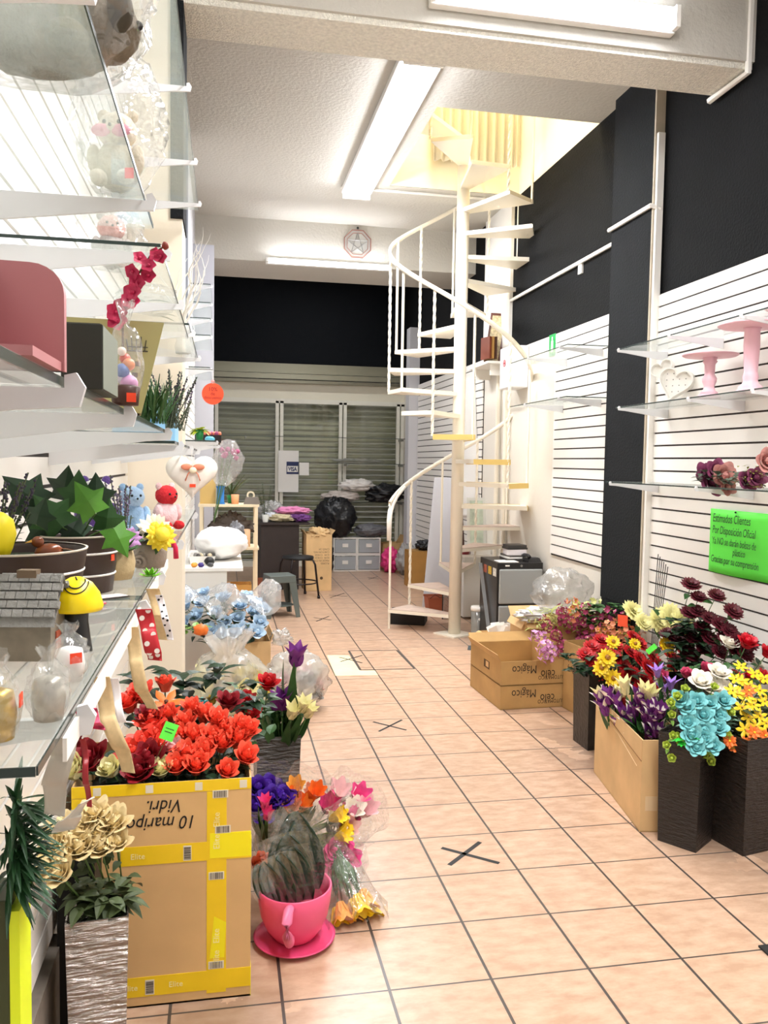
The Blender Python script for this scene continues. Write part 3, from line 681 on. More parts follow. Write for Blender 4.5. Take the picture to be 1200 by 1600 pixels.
t = daisy('artificial_daisy', 'white daisy with yellow middle above the grey snail planter', 'artificial flower', .030, mat('daisy_white', 'fff4dc', .6), mat('daisy_yellow', 'ffe53a', .6), .05, loc=(-0.125, 1.53, Z4+.04)); t.rotation_euler = orient((.1, -.8, .6))
t = daisy('artificial_daisy', 'bright yellow pompon flower above the grey snail planter', 'artificial flower', .026, mat('daisy_yellow', 'ffe53a', .6), mat('daisy_yellow', 'ffe53a', .6), .04, 3, 14, cen=.5, loc=(-0.118, 1.50, Z4+.045)); t.rotation_euler = orient((.25, -.8, .3))
t = daisy('artificial_daisy', 'lilac flower between the snail planters', 'artificial flower', .020, mat('lilac', 'd7a4dc', .6), mat('lilac', 'd7a4dc', .6), .03, 2, 10, loc=(-0.155, 1.42, Z4+.05)); t.rotation_euler = orient((.1, -.9, .4))
t = thing('greeting_card', 'white card with red print lying on the glass before the snails', 'card', (-0.160, 1.17, Z4+.0005), R_(35))
MB().ab((-.02, -.014, 0), (.03, .014, .0012)).build('sheet', mat('dark_card', '3b3332', .6), t); MB().ab((-.018, -.012, .0013), (.028, .012, .0018)).build('print', mat('card_print', 'f1dcd6', .6, var=.5, vscale=90), t)
tag(MB().ball((0, 0, .003), (.016, .007, .003), 12, 6).build('hair_clip', mat('rose_red', 'd24a5a', .4), None, True), 'small pink hair clip lying on the glass before the snails', 'hair clip').location = (-0.165, 1.11, Z4)
tag(MB().tube([(0, 0, 0), (.01, -.003, -.006), (.016, -.004, -.02), (.017, -.003, -.04)], .005, 6).build('red_garland', mat('crimson', 'd31648', .7, var=.3, vscale=80), None, True), 'crimson fuzzy garland hanging at the end of the lower shelf', 'garland').location = (-0.106, 1.60, 1.352)

# ribbons hanging over the lower shelf edge
def ribbon(label, pts, wd, m, name='ribbon', rz=0.0, spots=None, n=24, sway=.004):
    """a strip hanging along pts; its face turns slowly"""
    t = thing(name, label, 'ribbon', pts[0], group='ribbons hanging from the lower left shelf'); P = [Vector(p)-Vector(pts[0]) for p in pts]
    def at(v):
        s = v*(len(P)-1); i = min(int(s), len(P)-2); f = s-i; f = f*f*(3-2*f); return P[i].lerp(P[i+1], f)
    def F(u, v):
        a = rz+.5*math.sin(v*5+rz); return tuple(at(v)+Vector((math.cos(a), math.sin(a), 0))*(u-.5)*wd+Vector((0, sway*math.sin(v*9), 0)))
    solidify(MB().grid(F, 4, n).build('strip', m, t, True), .0006)
    if spots:
        for k in range(10):
            v = .06+.9*k/10; u = .25 if k % 2 else .75; c = Vector(F(u, v)); d = .0014*wd/.02
            s = MB(); rr = wd*.17; a = rz+.5*math.sin(v*5+rz); e = Vector((math.cos(a), math.sin(a), 0)); nn = Vector((e.y, -e.x, 0)); 
            ring = [c+nn*.0008+e*math.cos(q*PI/5)*rr+Vector((0, 0, math.sin(q*PI/5)*rr)) for q in range(10)]
            s.add(ring, [list(range(10))]); s.build('dot', spots, t)
    return t
BUR = mat('burlap', 'd9bd8d', .9, var=.12, vscale=150); SAT = mat('satin_grey', 'b8b0a2', .4, var=.1)
RED = mat('ribbon_red', 'c2202c', .6); SP = mat('spot_white', 'fffaf5', .7)
xr = lambda px, py, Y: W(px, py, Y=Y)
ribbon('nearer tan burlap ribbon curving down toward the red roses', [xr(158, 1058, .80), xr(168, 1120, .80), xr(190, 1170, .80), xr(200, 1208, .80)], .015, BUR)
ribbon('farther tan burlap ribbon behind the polka-dot ribbon', [xr(205, 980, 1.02), xr(212, 1030, 1.02), xr(222, 1080, 1.02), xr(238, 1108, 1.02)], .016, BUR)
ribbon('wide tan burlap ribbon nearest the cream pillar', [xr(238, 920, 1.18), xr(250, 960, 1.18), xr(254, 1000, 1.18)], .018, BUR)
ribbon('broad grey satin ribbon hanging in front of the cardboard box', [xr(100, 1138, .66), xr(98, 1180, .66), xr(85, 1225, .66), xr(84, 1275, .66)], .019, SAT)
ribbon('folded pale satin ribbon end above the cream roses', [xr(135, 1252, .70), xr(112, 1275, .70), xr(98, 1300, .70)], .018, mat('satin_pale', 'cfc8ba', .35), rz=.6)
ribbon('red ribbon with white polka dots', [xr(224, 952, 1.05), xr(232, 985, 1.05), xr(240, 1020, 1.05), xr(242, 1032, 1.05)], .020, RED, spots=SP)
ribbon('white ribbon with small black dashes', [xr(248, 930, 1.15), xr(258, 965, 1.15), xr(266, 1000, 1.15)], .010, mat('white_satin', 'f6f2f4', .5), spots=INK)
ribbon('narrow dark red ribbon hanging in front of the box corner', [xr(128, 1155, .72), xr(134, 1190, .72), xr(135, 1225, .72), xr(139, 1262, .72)], .005, mat('wine_red', '9c2026', .4))
ribbon('magenta and white zigzag ribbon at the near bracket', [xr(132, 1108, .72), xr(140, 1128, .72), xr(150, 1140, .72)], .018, mat('magenta_zigzag', 'd63a62', .6, var=.6, vscale=160))
ribbon('white ribbon loop curling beside the burlap ribbon', [xr(178, 1060, .85), xr(184, 1100, .85), xr(192, 1128, .85), xr(204, 1130, .85)], .008, mat('white_satin', 'f6f2f4', .5))

# ---- eye-level shelf
PINK = mat('dusty_pink_wood', 'b8777a', .5)
t = thing('napkin_holder', 'dusty pink wooden holder with wavy-edged shelf at the left edge', 'holder', (-0.155, .60, Z3))
pr = [(-.085, 0), (.048, 0)]+[(.048-.022+.022*math.cos(a*PI/12), .052+.020*math.sin(a*PI/12)) for a in range(0, 7)]+[(-.085, .074)]
n = len(pr); MB().add([(x, -.004, z) for x, z in pr]+[(x, .004, z) for x, z in pr], [list(range(n)), list(range(n, 2*n))[::-1]]+[[i, n+i, n+(i+1) % n, (i+1) % n] for i in range(n)]).build('back_panel', PINK, t)
MB().ab((-.085, -.09, 0), (.046, .004, .006)).build('base', PINK, t)
wv = MB().grid(lambda u, v: (-.085+u*.085-.0, -.09+v*.085, .022+.022*(1-u)*0+.010*math.sin(u*11+1)+.010*v-.008*u), 24, 2); solidify(wv.build('wavy_shelf', PINK, t, True), .006)
wv = MB().grid(lambda u, v: (-.085+u*.088, -.088+v*.08, .028+v*.045-.006*u+.008*math.sin(u*11+1)*(1-v)), 24, 6); solidify(wv.build('white_cloth', mat('white_cloth', 'f4eef4', .7), t, True), .002)
t = thing('black_box', 'small dark green box with grey side on the eye-level shelf', 'box', (-0.103, .745, Z3)); MB().ab((-.034, 0, 0), (0, .10, .056)).build('body', mat('black_green', '23261c', .5), t, bevel=.001); MB().ab((.0002, .001, .001), (.0006, .099, .055)).build('side_panel', mat('sage_grey', '7d8476', .5), t)
MB().ab((-.032, .002, .0562), (-.002, .098, .0566)).build('lid', mat('black_green', '23261c', .5), t)
t = thing('candy_bag', 'clear cellophane bag of pink sweets with orange sticker', 'sweets', (-0.108, .955, Z3)); MB().lathe([(.014, .0), (.016, .02), (.013, .022)], 18).build('brown_cup', mat('choc', '4a2a20', .5), t, True); 
for k, c in enumerate(['e8a8d8', 'f4e8f0', '6f86c0', 'f0a27a', 'e26a5a', 'fbe8dc']): MB().ball((.004*math.cos(k*2), .004*math.sin(k*2), .024+k*.007), .010-.001*k, 10, 7).build('sweet', mat('sweet%d' % k, c, .4), t, True)
bag_mb(.019, .017, .115, 1, .0015, 4, 20, 14).build('wrapper', CLEAR, t, True); MB().box((.008, -.015, .008), (.010, .0008, .010)).build('price_sticker', ORANGE, t)
# olive bucket with crown print
t = thing('metal_bucket', 'olive green tapered bucket with crown and leaf print', 'bucket', (-0.145, 1.14, Z3), R_(6)); OL = mat('olive_tin', 'b5ad74', .55, var=.06)
def frust(b, w0, d0, w1, d1, h, t_=.002):
    for q in (0, 1):
        a = w0/2-q*t_; c = d0/2-q*t_; e = w1/2-q*t_; g = d1/2-q*t_
        P = [(-a, -c, 0), (a, -c, 0), (a, c, 0), (-a, c, 0), (-e, -g, h), (e, -g, h), (e, g, h), (-e, g, h)]; b.add(P, [[0, 1, 5, 4], [1, 2, 6, 5], [2, 3, 7, 6], [3, 0, 4, 7], [0, 3, 2, 1]])
    return b
frust(MB(), .072, .072, .128, .10, .115).build('body', OL, t)
PR = mat('bucket_print', '4a4738', .7)
def prt(x, z, mb):  # lay a print on the tilted front
    return mb
fx = lambda x, z: (x, -.036-.014*z/.115-.0008, z)
k = MB(); 
for i in range(5): k.tube([fx(.030+i*.005-.010, .078), fx(.032+i*.004-.010+.002*(i-2), .092+.004*(i % 2))], .0006, 4)
k.tube([fx(.018, .078), fx(.044, .078)], .0009, 4); k.tube([fx(.018, .083), fx(.044, .083)], .0006, 4); k.build('crown_print', PR, t)
for i in range(7): a = MB(); x0 = -.012+.006*(i % 3); z0 = .092-.011*i; a.leaf(fx(x0, z0), (.8 if i % 2 else -.8, 0, .7), .012, .006, 0, (0, -1, 0), 0); a.build('leaf_print', PR, t)
for i in range(4): a = MB(); a.box(fx(.031-.003*i, .062-.014*i), (.007, .0006, .006)); a.build('emblem_print', PR, t)
MAG = mat('magenta_petal', 'c21a4e', .55, var=.25, vscale=80)
t = thing('blossom_spray', 'magenta blossom spray leaning out of the olive bucket', 'artificial flower', W(192, 498, Y=1.08))
o0 = W(192, 498, Y=1.08); P = [W(a, b, Y=1.08)-o0 for a, b in ((192, 498), (200, 470), (215, 430), (235, 400), (258, 384))]; MB().tube([(-.005, .04, -.09)]+P, .0014, 5).build('branch', mat('twig_brown', '5a3a26', .8), t)
for i in range(17):
    f = i/16; s = f*3.4; j = min(int(s), 3); c = P[j].lerp(P[j+1], s-j)+Vector((rnd.uniform(-.011, .011), rnd.uniform(-.012, .004), rnd.uniform(-.007, .007))); b = MB(); ax = Vector((rnd.uniform(-.6, .6), -1, rnd.uniform(-.5, .5))).normalized(); M3 = ax.to_track_quat('Z', 'Y').to_matrix(); rr = .0125*(1.1-.45*f)
    for q in range(5): a = q*PI*.4; o = M3@Vector((math.cos(a), math.sin(a), 0)); b.petal(c+o*.001, ax, (o+ax*.35), rr, rr*.95, -.2, -.1, .6, 2, 3)
    b.ball(c+ax*.002, .0022, 6, 4); b.build('blossom', MAG, t, True)
for c in (P[3]+Vector((.004, 0, .004)), P[4]): MB().ball(c, .0045, 8, 6, .3).build('bud', mat('bud_brown', '8a3a2c', .6), t, True)
# grassy plants on the eye-level shelf
t = thing('grass_plant', 'spiky green grass plant beside the olive bucket', 'plant', (-0.115, 1.42, Z3)); g = MB()
for k in range(90): a = rnd.uniform(0, 6.28); s = rnd.uniform(.1, .7); g.leaf((rnd.uniform(-.02, .02), rnd.uniform(-.02, .02), 0), (math.cos(a)*s, math.sin(a)*s, 1), rnd.uniform(.05, .09), .003, .15)
g.build('blades', LEAFG, t)
lavender('dark violet flowering plant behind the grass plant', (-0.10, 1.62, Z3), 22, .11, mat('dark_violet', '352a3c', .7, var=.3), 8, .8, mat('grey_leaf', '5c6a58', .6))
lavender('violet sprigs reaching right at the end of the eye-level shelf', (-0.09, 1.75, Z3-.0), 6, .10, mat('violet', '5a4672', .7), 9, 1.3, mat('grey_leaf', '5c6a58', .6))
# light blue box
t = thing('blue_box', 'light blue cardboard box with cut-out front on the glass shelf', 'box', (-0.262, 2.05, 1.5435)); BB = mat('light_blue_card', '93c8ee', .55)
MB().ab((0, 0, 0.018), (.145, .15, .105)).ab((0, 0, 0), (.03, .15, .018)).ab((.115, 0, 0), (.145, .15, .018)).build('body', BB, t); MB().ab((.045, -.001, .045), (.11, 0, .056)).build('slot', mat('slot_blue', '5f95c4', .6), t)
# plush toys
def plush(name, label, loc, S, body, face, rz=0, group='plush toys heaped on the lower left shelf'):
    t = thing(name, label, 'plush toy', loc, rz, group); F = mat(body[0], body[1], .95, var=.12, vscale=60, bump=.4, bscale=150, sheen=.5); G = mat(face[0], face[1], .95, bump=.4, bscale=150)
    MB().ball((0, 0, S*.42), (S*.38, S*.33, S*.42), 16, 10, .1, 1).build('body', F, t, True); MB().ball((0, -S*.05, S*.98), (S*.33, S*.30, S*.29), 16, 10, .06, 2).build('head', G, t, True)
    for s in (-1, 1):
        MB().ball((s*S*.24, 0, S*1.24), (S*.11, S*.06, S*.11), 10, 6).build('ear', F, t, True); MB().ball((s*S*.36, -S*.12, S*.5), (S*.12, S*.14, S*.24), 10, 6).build('arm', F, t, True)
        MB().ball((s*S*.22, -S*.3, S*.14), (S*.14, S*.22, S*.13), 10, 6).build('leg', G, t, True); MB().ball((s*S*.12, -S*.325, S*1.03), S*.035, 8, 6).build('eye', BLK, t, True)
    MB().ball((0, -S*.34, S*.93), (S*.1, S*.07, S*.07), 10, 6).build('muzzle', G, t, True); MB().ball((0, -S*.41, S*.95), S*.03, 8, 6).build('nose', BLK, t, True); return t
plush('plush_bear', 'white and violet plush bear at the wall end of the toy heap', (-0.33, 2.25, 1.2985), .115, ('plush_violet', '6a4a9c'), ('plush_white', 'f2f0ee'), .3)
plush('plush_bear', 'light blue plush bear in the middle of the toy heap', (-0.245, 2.30, 1.2985), .10, ('plush_blue', '9cc0e4'), ('plush_blue2', 'b4d0ec'), .5)
plush('plush_bear', 'red and white speckled plush at the right of the toy heap', (-0.165, 2.42, 1.2985), .10, ('plush_speckle', 'e8c4c4'), ('plush_red', 'c8242c'), .8)
t = plush('plush_bear', 'pale teddy bear wrapped in clear cellophane with pink bow', (-0.150, 1.25, Z2), .085, ('plush_cream', 'd8cdb4'), ('plush_cream2', 'e4dac6'), -.2, 'wrapped plush on the upper shelf')
bag_mb(.062, .055, .24, 1, .004, 6, 28, 18).build('wrapper', CLEAR, t, True)
for s in (-1, 1): MB().ball((s*.014, -.03, .075), (.014, .005, .009), 10, 6).build('bow_loop', mat('bow_pink', 'e89ab0', .5), t, True)
MB().box((.03, -.045, .012), (.012, .001, .014)).build('price_sticker', ORANGE, t)
t = thing('plush_dog', 'grey brown plush in a clear bag at the top left corner', 'plush toy', (W(62, 118, z=Z2).x, W(62, 118, z=Z2).y, Z2), sc=1.15); F = mat('plush_taupe', '7a7060', .95, var=.3, vscale=30, bump=.6, bscale=120)
MB().ball((0, 0, .045), (.07, .05, .045), 20, 12, .15, 2).build('body', F, t, True); MB().ball((.055, -.01, .04), (.030, .03, .028), 16, 10, .1, 4).build('head', F, t, True); MB().ball((.07, -.033, .045), (.012, .01, .018), 8, 6).build('ear', mat('plush_dark', '4b4438', .9), t, True)
MB().ball((.084, -.016, .043), .004, 8, 6).build('nose', BLK, t, True)
for x in (-.05, .03): MB().ball((x, -.04, .015), (.018, .02, .015), 10, 6).build('paw', F, t, True)
bag_mb(.10, .075, .19, 1, .008, 3, 28, 16).build('wrapper', CLEAR, t, True)
t = plush('plush_bear', 'pink and grey plush in cellophane beyond the wrapped teddy', (-0.23, 1.80, 1.8885), .085, ('plush_grey', 'a49c98'), ('plush_pink', 'd8a8a0'), .2, 'wrapped plush on the upper shelf'); bag_mb(.065, .06, .17, 1, .004, 8, 24, 14).build('wrapper', CLEAR, t, True)
t = thing('leaf_spray', 'green leaf spray lying in cellophane on the upper shelf', 'artificial foliage', (-0.2, 2.3, 1.8885)); g = MB()
for k in range(12): g.leaf((0, k*.02-.1, .01), (rnd.uniform(-1, 1), .3, rnd.uniform(.1, .5)), .07, .015, .3)
g.build('leaves', LEAFG, t); bag_mb(.08, .14, .07, 0, .006, 2, 24, 12).build('wrapper', CLEAR, t, True)
# heart cushion hanging
t = thing('heart_cushion', 'white heart-shaped cushion with bow hanging from the glass shelf', 'cushion', (-0.098, 2.60, 1.455), R_(8))
def hrt(u, v):
    a = u*2*PI; r = math.sin(v*PI*.5); x = .075*math.sin(a)**3*1.05; z = .075*(.8125*math.cos(a)-.3125*math.cos(2*a)-.125*math.cos(3*a)-.0625*math.cos(4*a)); return x*r, z*r
hb = MB()
for s in (-1, 1): hb.grid(lambda u, v: (hrt(u, v)[0], s*.024*math.cos(v*PI*.5)**.7, hrt(u, v)[1]), 40, 8)
hb.build('cushion', mat('heart_fabric', 'f2ece2', .8, var=.12, vscale=30), t, True)
for s in (-1, 1): MB().ball((s*.018, -.028, .022), (.018, .005, .010), 12, 6).build('bow_loop', mat('bow_salmon', 'e08a6a', .5), t, True); 
MB().ball((0, -.03, .012), (.012, .006, .010), 12, 6).build('bow_knot', mat('cream_satin', 'efe6c8', .4), t, True)
for s in (-1, 1): MB().tube([(0, -.026, .018), (s*.015, -.03, .0), (s*.022, -.026, -.02)], .002, 5).build('bow_tail', mat('bow_salmon', 'e08a6a', .5), t, True)
MB().box((0, -.0235, -.035), (.018, .001, .010)).build('price_sticker', ORANGE, t); MB().tube([(0, 0, .04), (0, 0, .078)], .0008, 4).build('cord', WHITE, t)
# white twig tree
t = thing('white_twigs', 'white curly twig decoration on the upper shelf by the pillar', 'decoration', (-0.17, 3.55, 1.938)); TW = mat('twig_white', 'efece4', .7)
MB().lathe([(.03, 0), (.035, .03), (.02, .08), (.025, .12)], 16).build('vase', WHITE, t, True)
for k in range(13):
    a = rnd.uniform(0, 6.28); p = Vector((0, 0, .1)); d = Vector((math.cos(a)*.25, math.sin(a)*.35, 1)).normalized(); L = rnd.uniform(.3, .48); pts = [p.copy()]
    for j in range(14): d = (d+Vector((rnd.uniform(-.35, .35)-math.cos(a)*.01*j, rnd.uniform(-.35, .35), .02))).normalized(); p = p+d*L/14; pts.append(p.copy())
    MB().tube(pts, [.005*(1-j/16) for j in range(15)], 5).build('twig', TW, t, True)
# orange discount tag hanging
t = thing('discount_tag', 'round orange hanging tag with handwritten discount', 'sign', (-0.068, 4.95, 1.885)); MB().lathe([(.063, -.0008), (.063, .0008)], 28).build('disc', mat('tag_orange', 'ff5a33', .6), t).rotation_euler = (R_(90), 0, 0)
for i, (s_, z_, q_) in enumerate((('10%', .016, .032), ('de', -.008, .026), ('descuento', -.030, .024))): text(s_, q_, mat('tag_ink', 'a3141c', .7), t, (0, -.0014, z_), (R_(90), 0, 0), align='CENTER')
MB().tube([(0, 0, .06), (.004, 0, .10), (0, 0, .14)], .002, 5).build('string', WHITE, t); MB().tube([(0, 0, .14), (-.212, 0, .14)], .003, 6).build('hook_arm', METAL, t)
MB().lathe([(.008, 0), (.012, .008), (.004, .018)], 10, (0, 0, .065)).build('bead', mat('bead_pink', 'e6a0a0', .4), t, True)
# items on the shelf past the pillar
t = thing('green_planter', 'small green pot with yellow-green leaves past the pillar', 'plant', (-0.14, 4.85, 1.6085)); MB().lathe([(.018, 0), (.025, .06), (.022, .06), (.016, .004)], 18).build('pot', mat('pot_green', '0f7a3a', .4), t, True)
for k in range(16): a = rnd.uniform(0, 6.28); MB().leaf((0, 0, .055), (math.cos(a), math.sin(a), rnd.uniform(-.2, .9)), .06, .035, .4).build('leaf', mat('leaf_lime', 'c8d83c', .5, var=.3, vscale=30), t)
t = thing('black_tray', 'black tray of pink flowers on the shelf past the pillar', 'tray', (-0.10, 5.3, 1.6085)); MB().ab((-.08, -.05, 0), (.08, .05, .045)).build('tray', BLK, t)
for k in range(9): MB().ball((-.06+.016*k, rnd.uniform(-.03, .03), .055), .014, 8, 6, .3, k).build('bloom', mat('mauve', 'b0507a', .6) if k % 2 else mat('salmon', 'f08a6a', .6), t, True)
tag(MB().ball((0, 0, .015), (.03, .02, .015), 12, 6, .2).build('blue_soap', mat('aqua', '6cc8e8', .5), None, True), 'light blue lump on the shelf edge past the pillar', 'ornament').location = (-0.085, 5.0, 1.6085)
# ================================================================ floor marks
def floor_x(label, c, a, b, c2, d, wd=.014):
    t = thing('tape_cross', label, 'floor tape', (c[0], c[1], 0.0006), group='black tape crosses on the floor')
    for p, q in ((a, b), (c2, d)):
        p = Vector((p[0]-c[0], p[1]-c[1], 0)); q = Vector((q[0]-c[0], q[1]-c[1], 0)); n = Vector((-(q-p).y, (q-p).x, 0)).normalized()*wd/2
        MB().add([p-n, q-n, q+n, p+n, *(v+Vector((0, 0, .0006)) for v in (p-n, q-n, q+n, p+n))], [[0, 3, 2, 1], [4, 5, 6, 7], [0, 1, 5, 4], [2, 3, 7, 6]]).build('strip', BLK, t)
g = lambda x, y: W(x, y)
floor_x('black tape cross nearest the camera, in the middle of the floor', g(735, 1334), g(690, 1325), g(780, 1349), g(750, 1316), g(702, 1352), .018)
floor_x('second nearest black tape cross on the floor', g(608, 1133), g(583, 1128), g(635, 1141), g(628, 1125), g(592, 1143), .014)
floor_x('black tape cross overlapping the cream patch on the floor', g(548, 1031), g(530, 1027), g(566, 1036), g(566, 1024), g(532, 1034), .014)
floor_x('small black tape cross beyond the cream patch', g(503, 967), g(490, 965), g(518, 969), g(514, 963), g(494, 971), .014)
floor_x('small black tape cross beside the black stool', g(530, 931), g(514, 930), g(543, 932), g(538, 927), g(516, 934), .014)
floor_x('farthest black tape cross near the white drawers', g(583, 903), g(574, 902), g(592, 905), g(590, 901), g(576, 905), .014)
P = [g(511, 1024), g(545, 1024), g(562, 1048), g(586, 1048), g(591, 1055), g(524, 1056)]
tag(MB().prism([(p.x, p.y) for p in P], 0.0003, 0.0010).build('paper_patch', mat('cream_patch', 'f0e2b4', .7, var=.1)), 'cream L-shaped patch of paper taped on the floor tiles', 'floor patch')
hp = [g(545, 1017), g(620, 1016), g(648, 1045), g(563, 1047)]; t = thing('floor_hatch', 'square floor hatch outlined by a dark metal frame', 'hatch', (0, 0, 0.0004))
for a, b in zip(hp, hp[1:]+hp[:1]):
    n = Vector((-(b-a).y, (b-a).x, 0)).normalized()*.009; MB().add([a-n, b-n, b+n, a+n], [[0, 1, 2, 3]]).build('frame_bar', mat('dark_joint', '4c4440', .6), t).location.z = .0006
tag(MB().box((1.86, 2.14, .004), (.42, .16, .006)).build('floor_mat', mat('rubber_black', '1c1c1c', .8)), 'black rubber mat at the lower right edge of the floor', 'mat')
tag(MB().prism([(1.93, 6.30), (2.12, 6.20), (2.13, 6.40), (1.98, 6.44)], .001, .006).build('floor_pad', mat('slate_pad', '4c5458', .8)), 'dark grey pad on the floor before the small box of papers', 'mat')

# ================================================================ boxes
def carton(name, label, cat, o, ax, w, d, h, m=CARD, flaps=(), t_=.005, top=False, group=None):
    """open carton: o = near left bottom corner, ax = angle of its front edge, w along it, d behind it"""
    t = thing(name, label, cat, (o[0], o[1], o[2] if len(o) > 2 else 0.0), ax, group=group)
    b = MB().ab((0, 0, 0), (w, d, t_)).ab((0, 0, 0), (w, t_, h)).ab((0, d-t_, 0), (w, d, h)).ab((0, t_, 0), (t_, d-t_, h)).ab((w-t_, t_, 0), (w, d-t_, h))
    if top: b.ab((0, 0, h-t_), (w, d, h))
    b.build('carton_body', m, t)
    for side, ang, L in flaps:
        ang = R_(ang); f = MB(); ca, sa = math.cos(ang), math.sin(ang)
        if side == 'f': f.add([(0, 0, h), (w, 0, h), (w, -L*ca, h+L*sa), (0, -L*ca, h+L*sa)], [[0, 1, 2, 3]])
        if side == 'b': f.add([(0, d, h), (w, d, h), (w, d+L*ca, h+L*sa), (0, d+L*ca, h+L*sa)], [[0, 1, 2, 3]])
        if side == 'l': f.add([(0, 0, h), (0, d, h), (-L*ca, d, h+L*sa), (-L*ca, 0, h+L*sa)], [[0, 1, 2, 3]])
        if side == 'r': f.add([(w, 0, h), (w, d, h), (w+L*ca, d, h+L*sa), (w+L*ca, 0, h+L*sa)], [[0, 1, 2, 3]])
        solidify(f.build('flap', m, t), .004)
    return t
YT = mat('yellow_tape', 'f9d21a', .4, var=.06); YT2 = mat('bright_yellow_tape', 'fff012', .4); PALE = mat('tape_white', 'e8e0cc', .5)
BX, BY, BW, BD, BH = -0.395, 2.25, 0.472, 0.36, 0.625
t = carton('rose_carton', 'large cardboard box with yellow tape and upside-down handwriting, full of coral roses', 'cardboard box', (BX, BY), 0, BW, BD, BH, CARD)
def tp(x0, z0, x1, z1, m=YT, e=.0012): MB().ab((x0, -e, z0), (x1, 0, z1)).build('tape_strip', m, t)
def barcode(x, z, w, h, vert=False):
    MB().ab((x-w*.6, -.0020, z-h*.6), (x+w*.6, -.0013, z+h*.6)).build('barcode_label', PALE, t)
    b = MB(); n = 13
    for i in range(n):
        s_ = rnd.uniform(.25, .7)/n
        if vert: zz = z-h/2+h*(i+.2)/n; b.ab((x-w/2, -.0026, zz), (x+w/2, -.0021, zz+h*s_))
        else: xx = x-w/2+w*(i+.2)/n; b.ab((xx, -.0026, z-h/2), (xx+w*s_, -.0021, z+h/2))
    b.build('barcode', mat('barcode_grey', '4a4038', .6), t)
tp(0, BH-.030, BW, BH+.001); tp(.352, .02, .405, BH-.032, e=.0011); tp(.125, .40, BW, .452, e=.0014); tp(.10, .03, BW, .085, e=.0013); tp(0, .45, .055, BH-.032, e=.0011)
tp(.36, .405, BW, .475, YT2, .0017)
for x, z, w, h, v in ((.388, .585, .035, .018, 0), (.378, .355, .035, .018, 0), (.375, .30, .0, .0, 0), (.30, .425, .018, .035, 1), (.20, .055, .020, .035, 1), (.378, .10, .035, .018, 0), (.02, .555, .035, .018, 0), (.395, .485, .035, .018, 0)):
    if w: barcode(x, z, w, h, bool(v))
MB().add([(.36, -.0018, .12), (.40, -.0018, .12), (.405, -.0018, .22), (.372, -.0018, .24)], [[0, 1, 2, 3]]).build('tape_strip', YT2, t)
for x in (.055, .19, .32, .44): MB().ab((x, -.0020, BH-.026), (x+.02, -.0013, BH-.004)).build('tape_patch', PALE, t)
text('10 maripo-\n   Vidri.', .052, INK, t, (.325, -.0016, .530), (R_(90), R_(180), 0), 'handwriting', space=.9, shear=.25, sx=.85)
for x, z, r_ in ((.378, .53, 90), (.378, .20, 90)): text('Elite   Elite', .024, mat('tape_print', 'fff3b0', .5), t, (x+.008, -.0020, z-.10), (R_(90), -R_(90), 0))
for x, z in ((.14, .418), (.12, .050), (.24, .050)): text('Elite', .022, mat('tape_print', 'fff3b0', .5), t, (x+.01, -.0022, z), (R_(90), 0, 0))
MB().ab((BW-.0001, 0, .40), (BW+.0012, .09, .452)).build('tape_strip', YT2, t); MB().ab((BW-.0001, 0, .0), (BW+.0012, .03, .085)).build('tape_strip', YT2, t)
# wrapped vases
BV = mat('black_foil_vase', '2a2522', .35, .2, var=.35, vscale=22, bump=.25, bscale=50)
def wrapmat(name, col, met, sc, st, rough=.25):
    if name in MC: return MC[name]
    m = mat(name, col, rough, met); nt = m.node_tree; b = nt.nodes['Principled BSDF']; tc = nt.nodes.new('ShaderNodeTexCoord'); mp = nt.nodes.new('ShaderNodeMapping')
    mp.inputs['Scale'].default_value = sc; mp.inputs['Rotation'].default_value = (0, R_(12), 0); n = nt.nodes.new('ShaderNodeTexNoise'); n.inputs['Scale'].default_value = 1; n.inputs['Detail'].default_value = 5
    bp = nt.nodes.new('ShaderNodeBump'); bp.inputs['Strength'].default_value = st; bp.inputs['Distance'].default_value = .05
    nt.links.new(tc.outputs['Object'], mp.inputs[0]); nt.links.new(mp.outputs[0], n.inputs['Vector']); nt.links.new(n.outputs['Fac'], bp.inputs['Height']); nt.links.new(bp.outputs['Normal'], b.inputs['Normal']); return m
WR1 = wrapmat('stretch_wrapped_silver', 'b4aca8', .85, (9, 9, 60), 1.0, .2); WR2 = wrapmat('stretch_wrapped_black', '2e2724', .25, (25, 25, 130), .55, .3)
def vase(label, o, rz, w0, w1, h, m, group='tall square flower vases', tilt=0.0, name='square_vase'):
    """o = near bottom corner; the vase stands behind it"""
    t = thing(name, label, 'vase', (o[0], o[1], 0), rot=(tilt, 0, rz), group=group); k = (w1-w0)/2; b = MB()
    for e, z0 in ((0, 0), (.004, .006)):
        P0 = [(e, e), (w0-e, e), (w0-e, w0-e), (e, w0-e)]; P1 = [(-k+e, -k+e), (w0+k-e, -k+e), (w0+k-e, w0+k-e), (-k+e, w0+k-e)]
        b.add([(x, y, z0) for x, y in P0]+[(x, y, h) for x, y in P1], [[0, 1, 5, 4], [1, 2, 6, 5], [2, 3, 7, 6], [3, 0, 4, 7], [0, 3, 2, 1]])
    b.add([(x, y, h) for x, y in P1]+[(-k, -k, h), (w0+k, -k, h), (w0+k, w0+k, h), (-k, w0+k, h)], [[0, 1, 5, 4], [1, 2, 6, 5], [2, 3, 7, 6], [3, 0, 4, 7]])
    b.build('body', m, t); MB().ab((.01, .01, h-.06), (w0-.01, w0-.01, h-.055)).build('foam', mat('foam_dark', '1c2218', .9), t); return t
vase('silver-black vase in shiny stretch wrap holding cream roses, bottom left', (-0.345, 1.93), R_(6), .120, .140, .435, WR1)
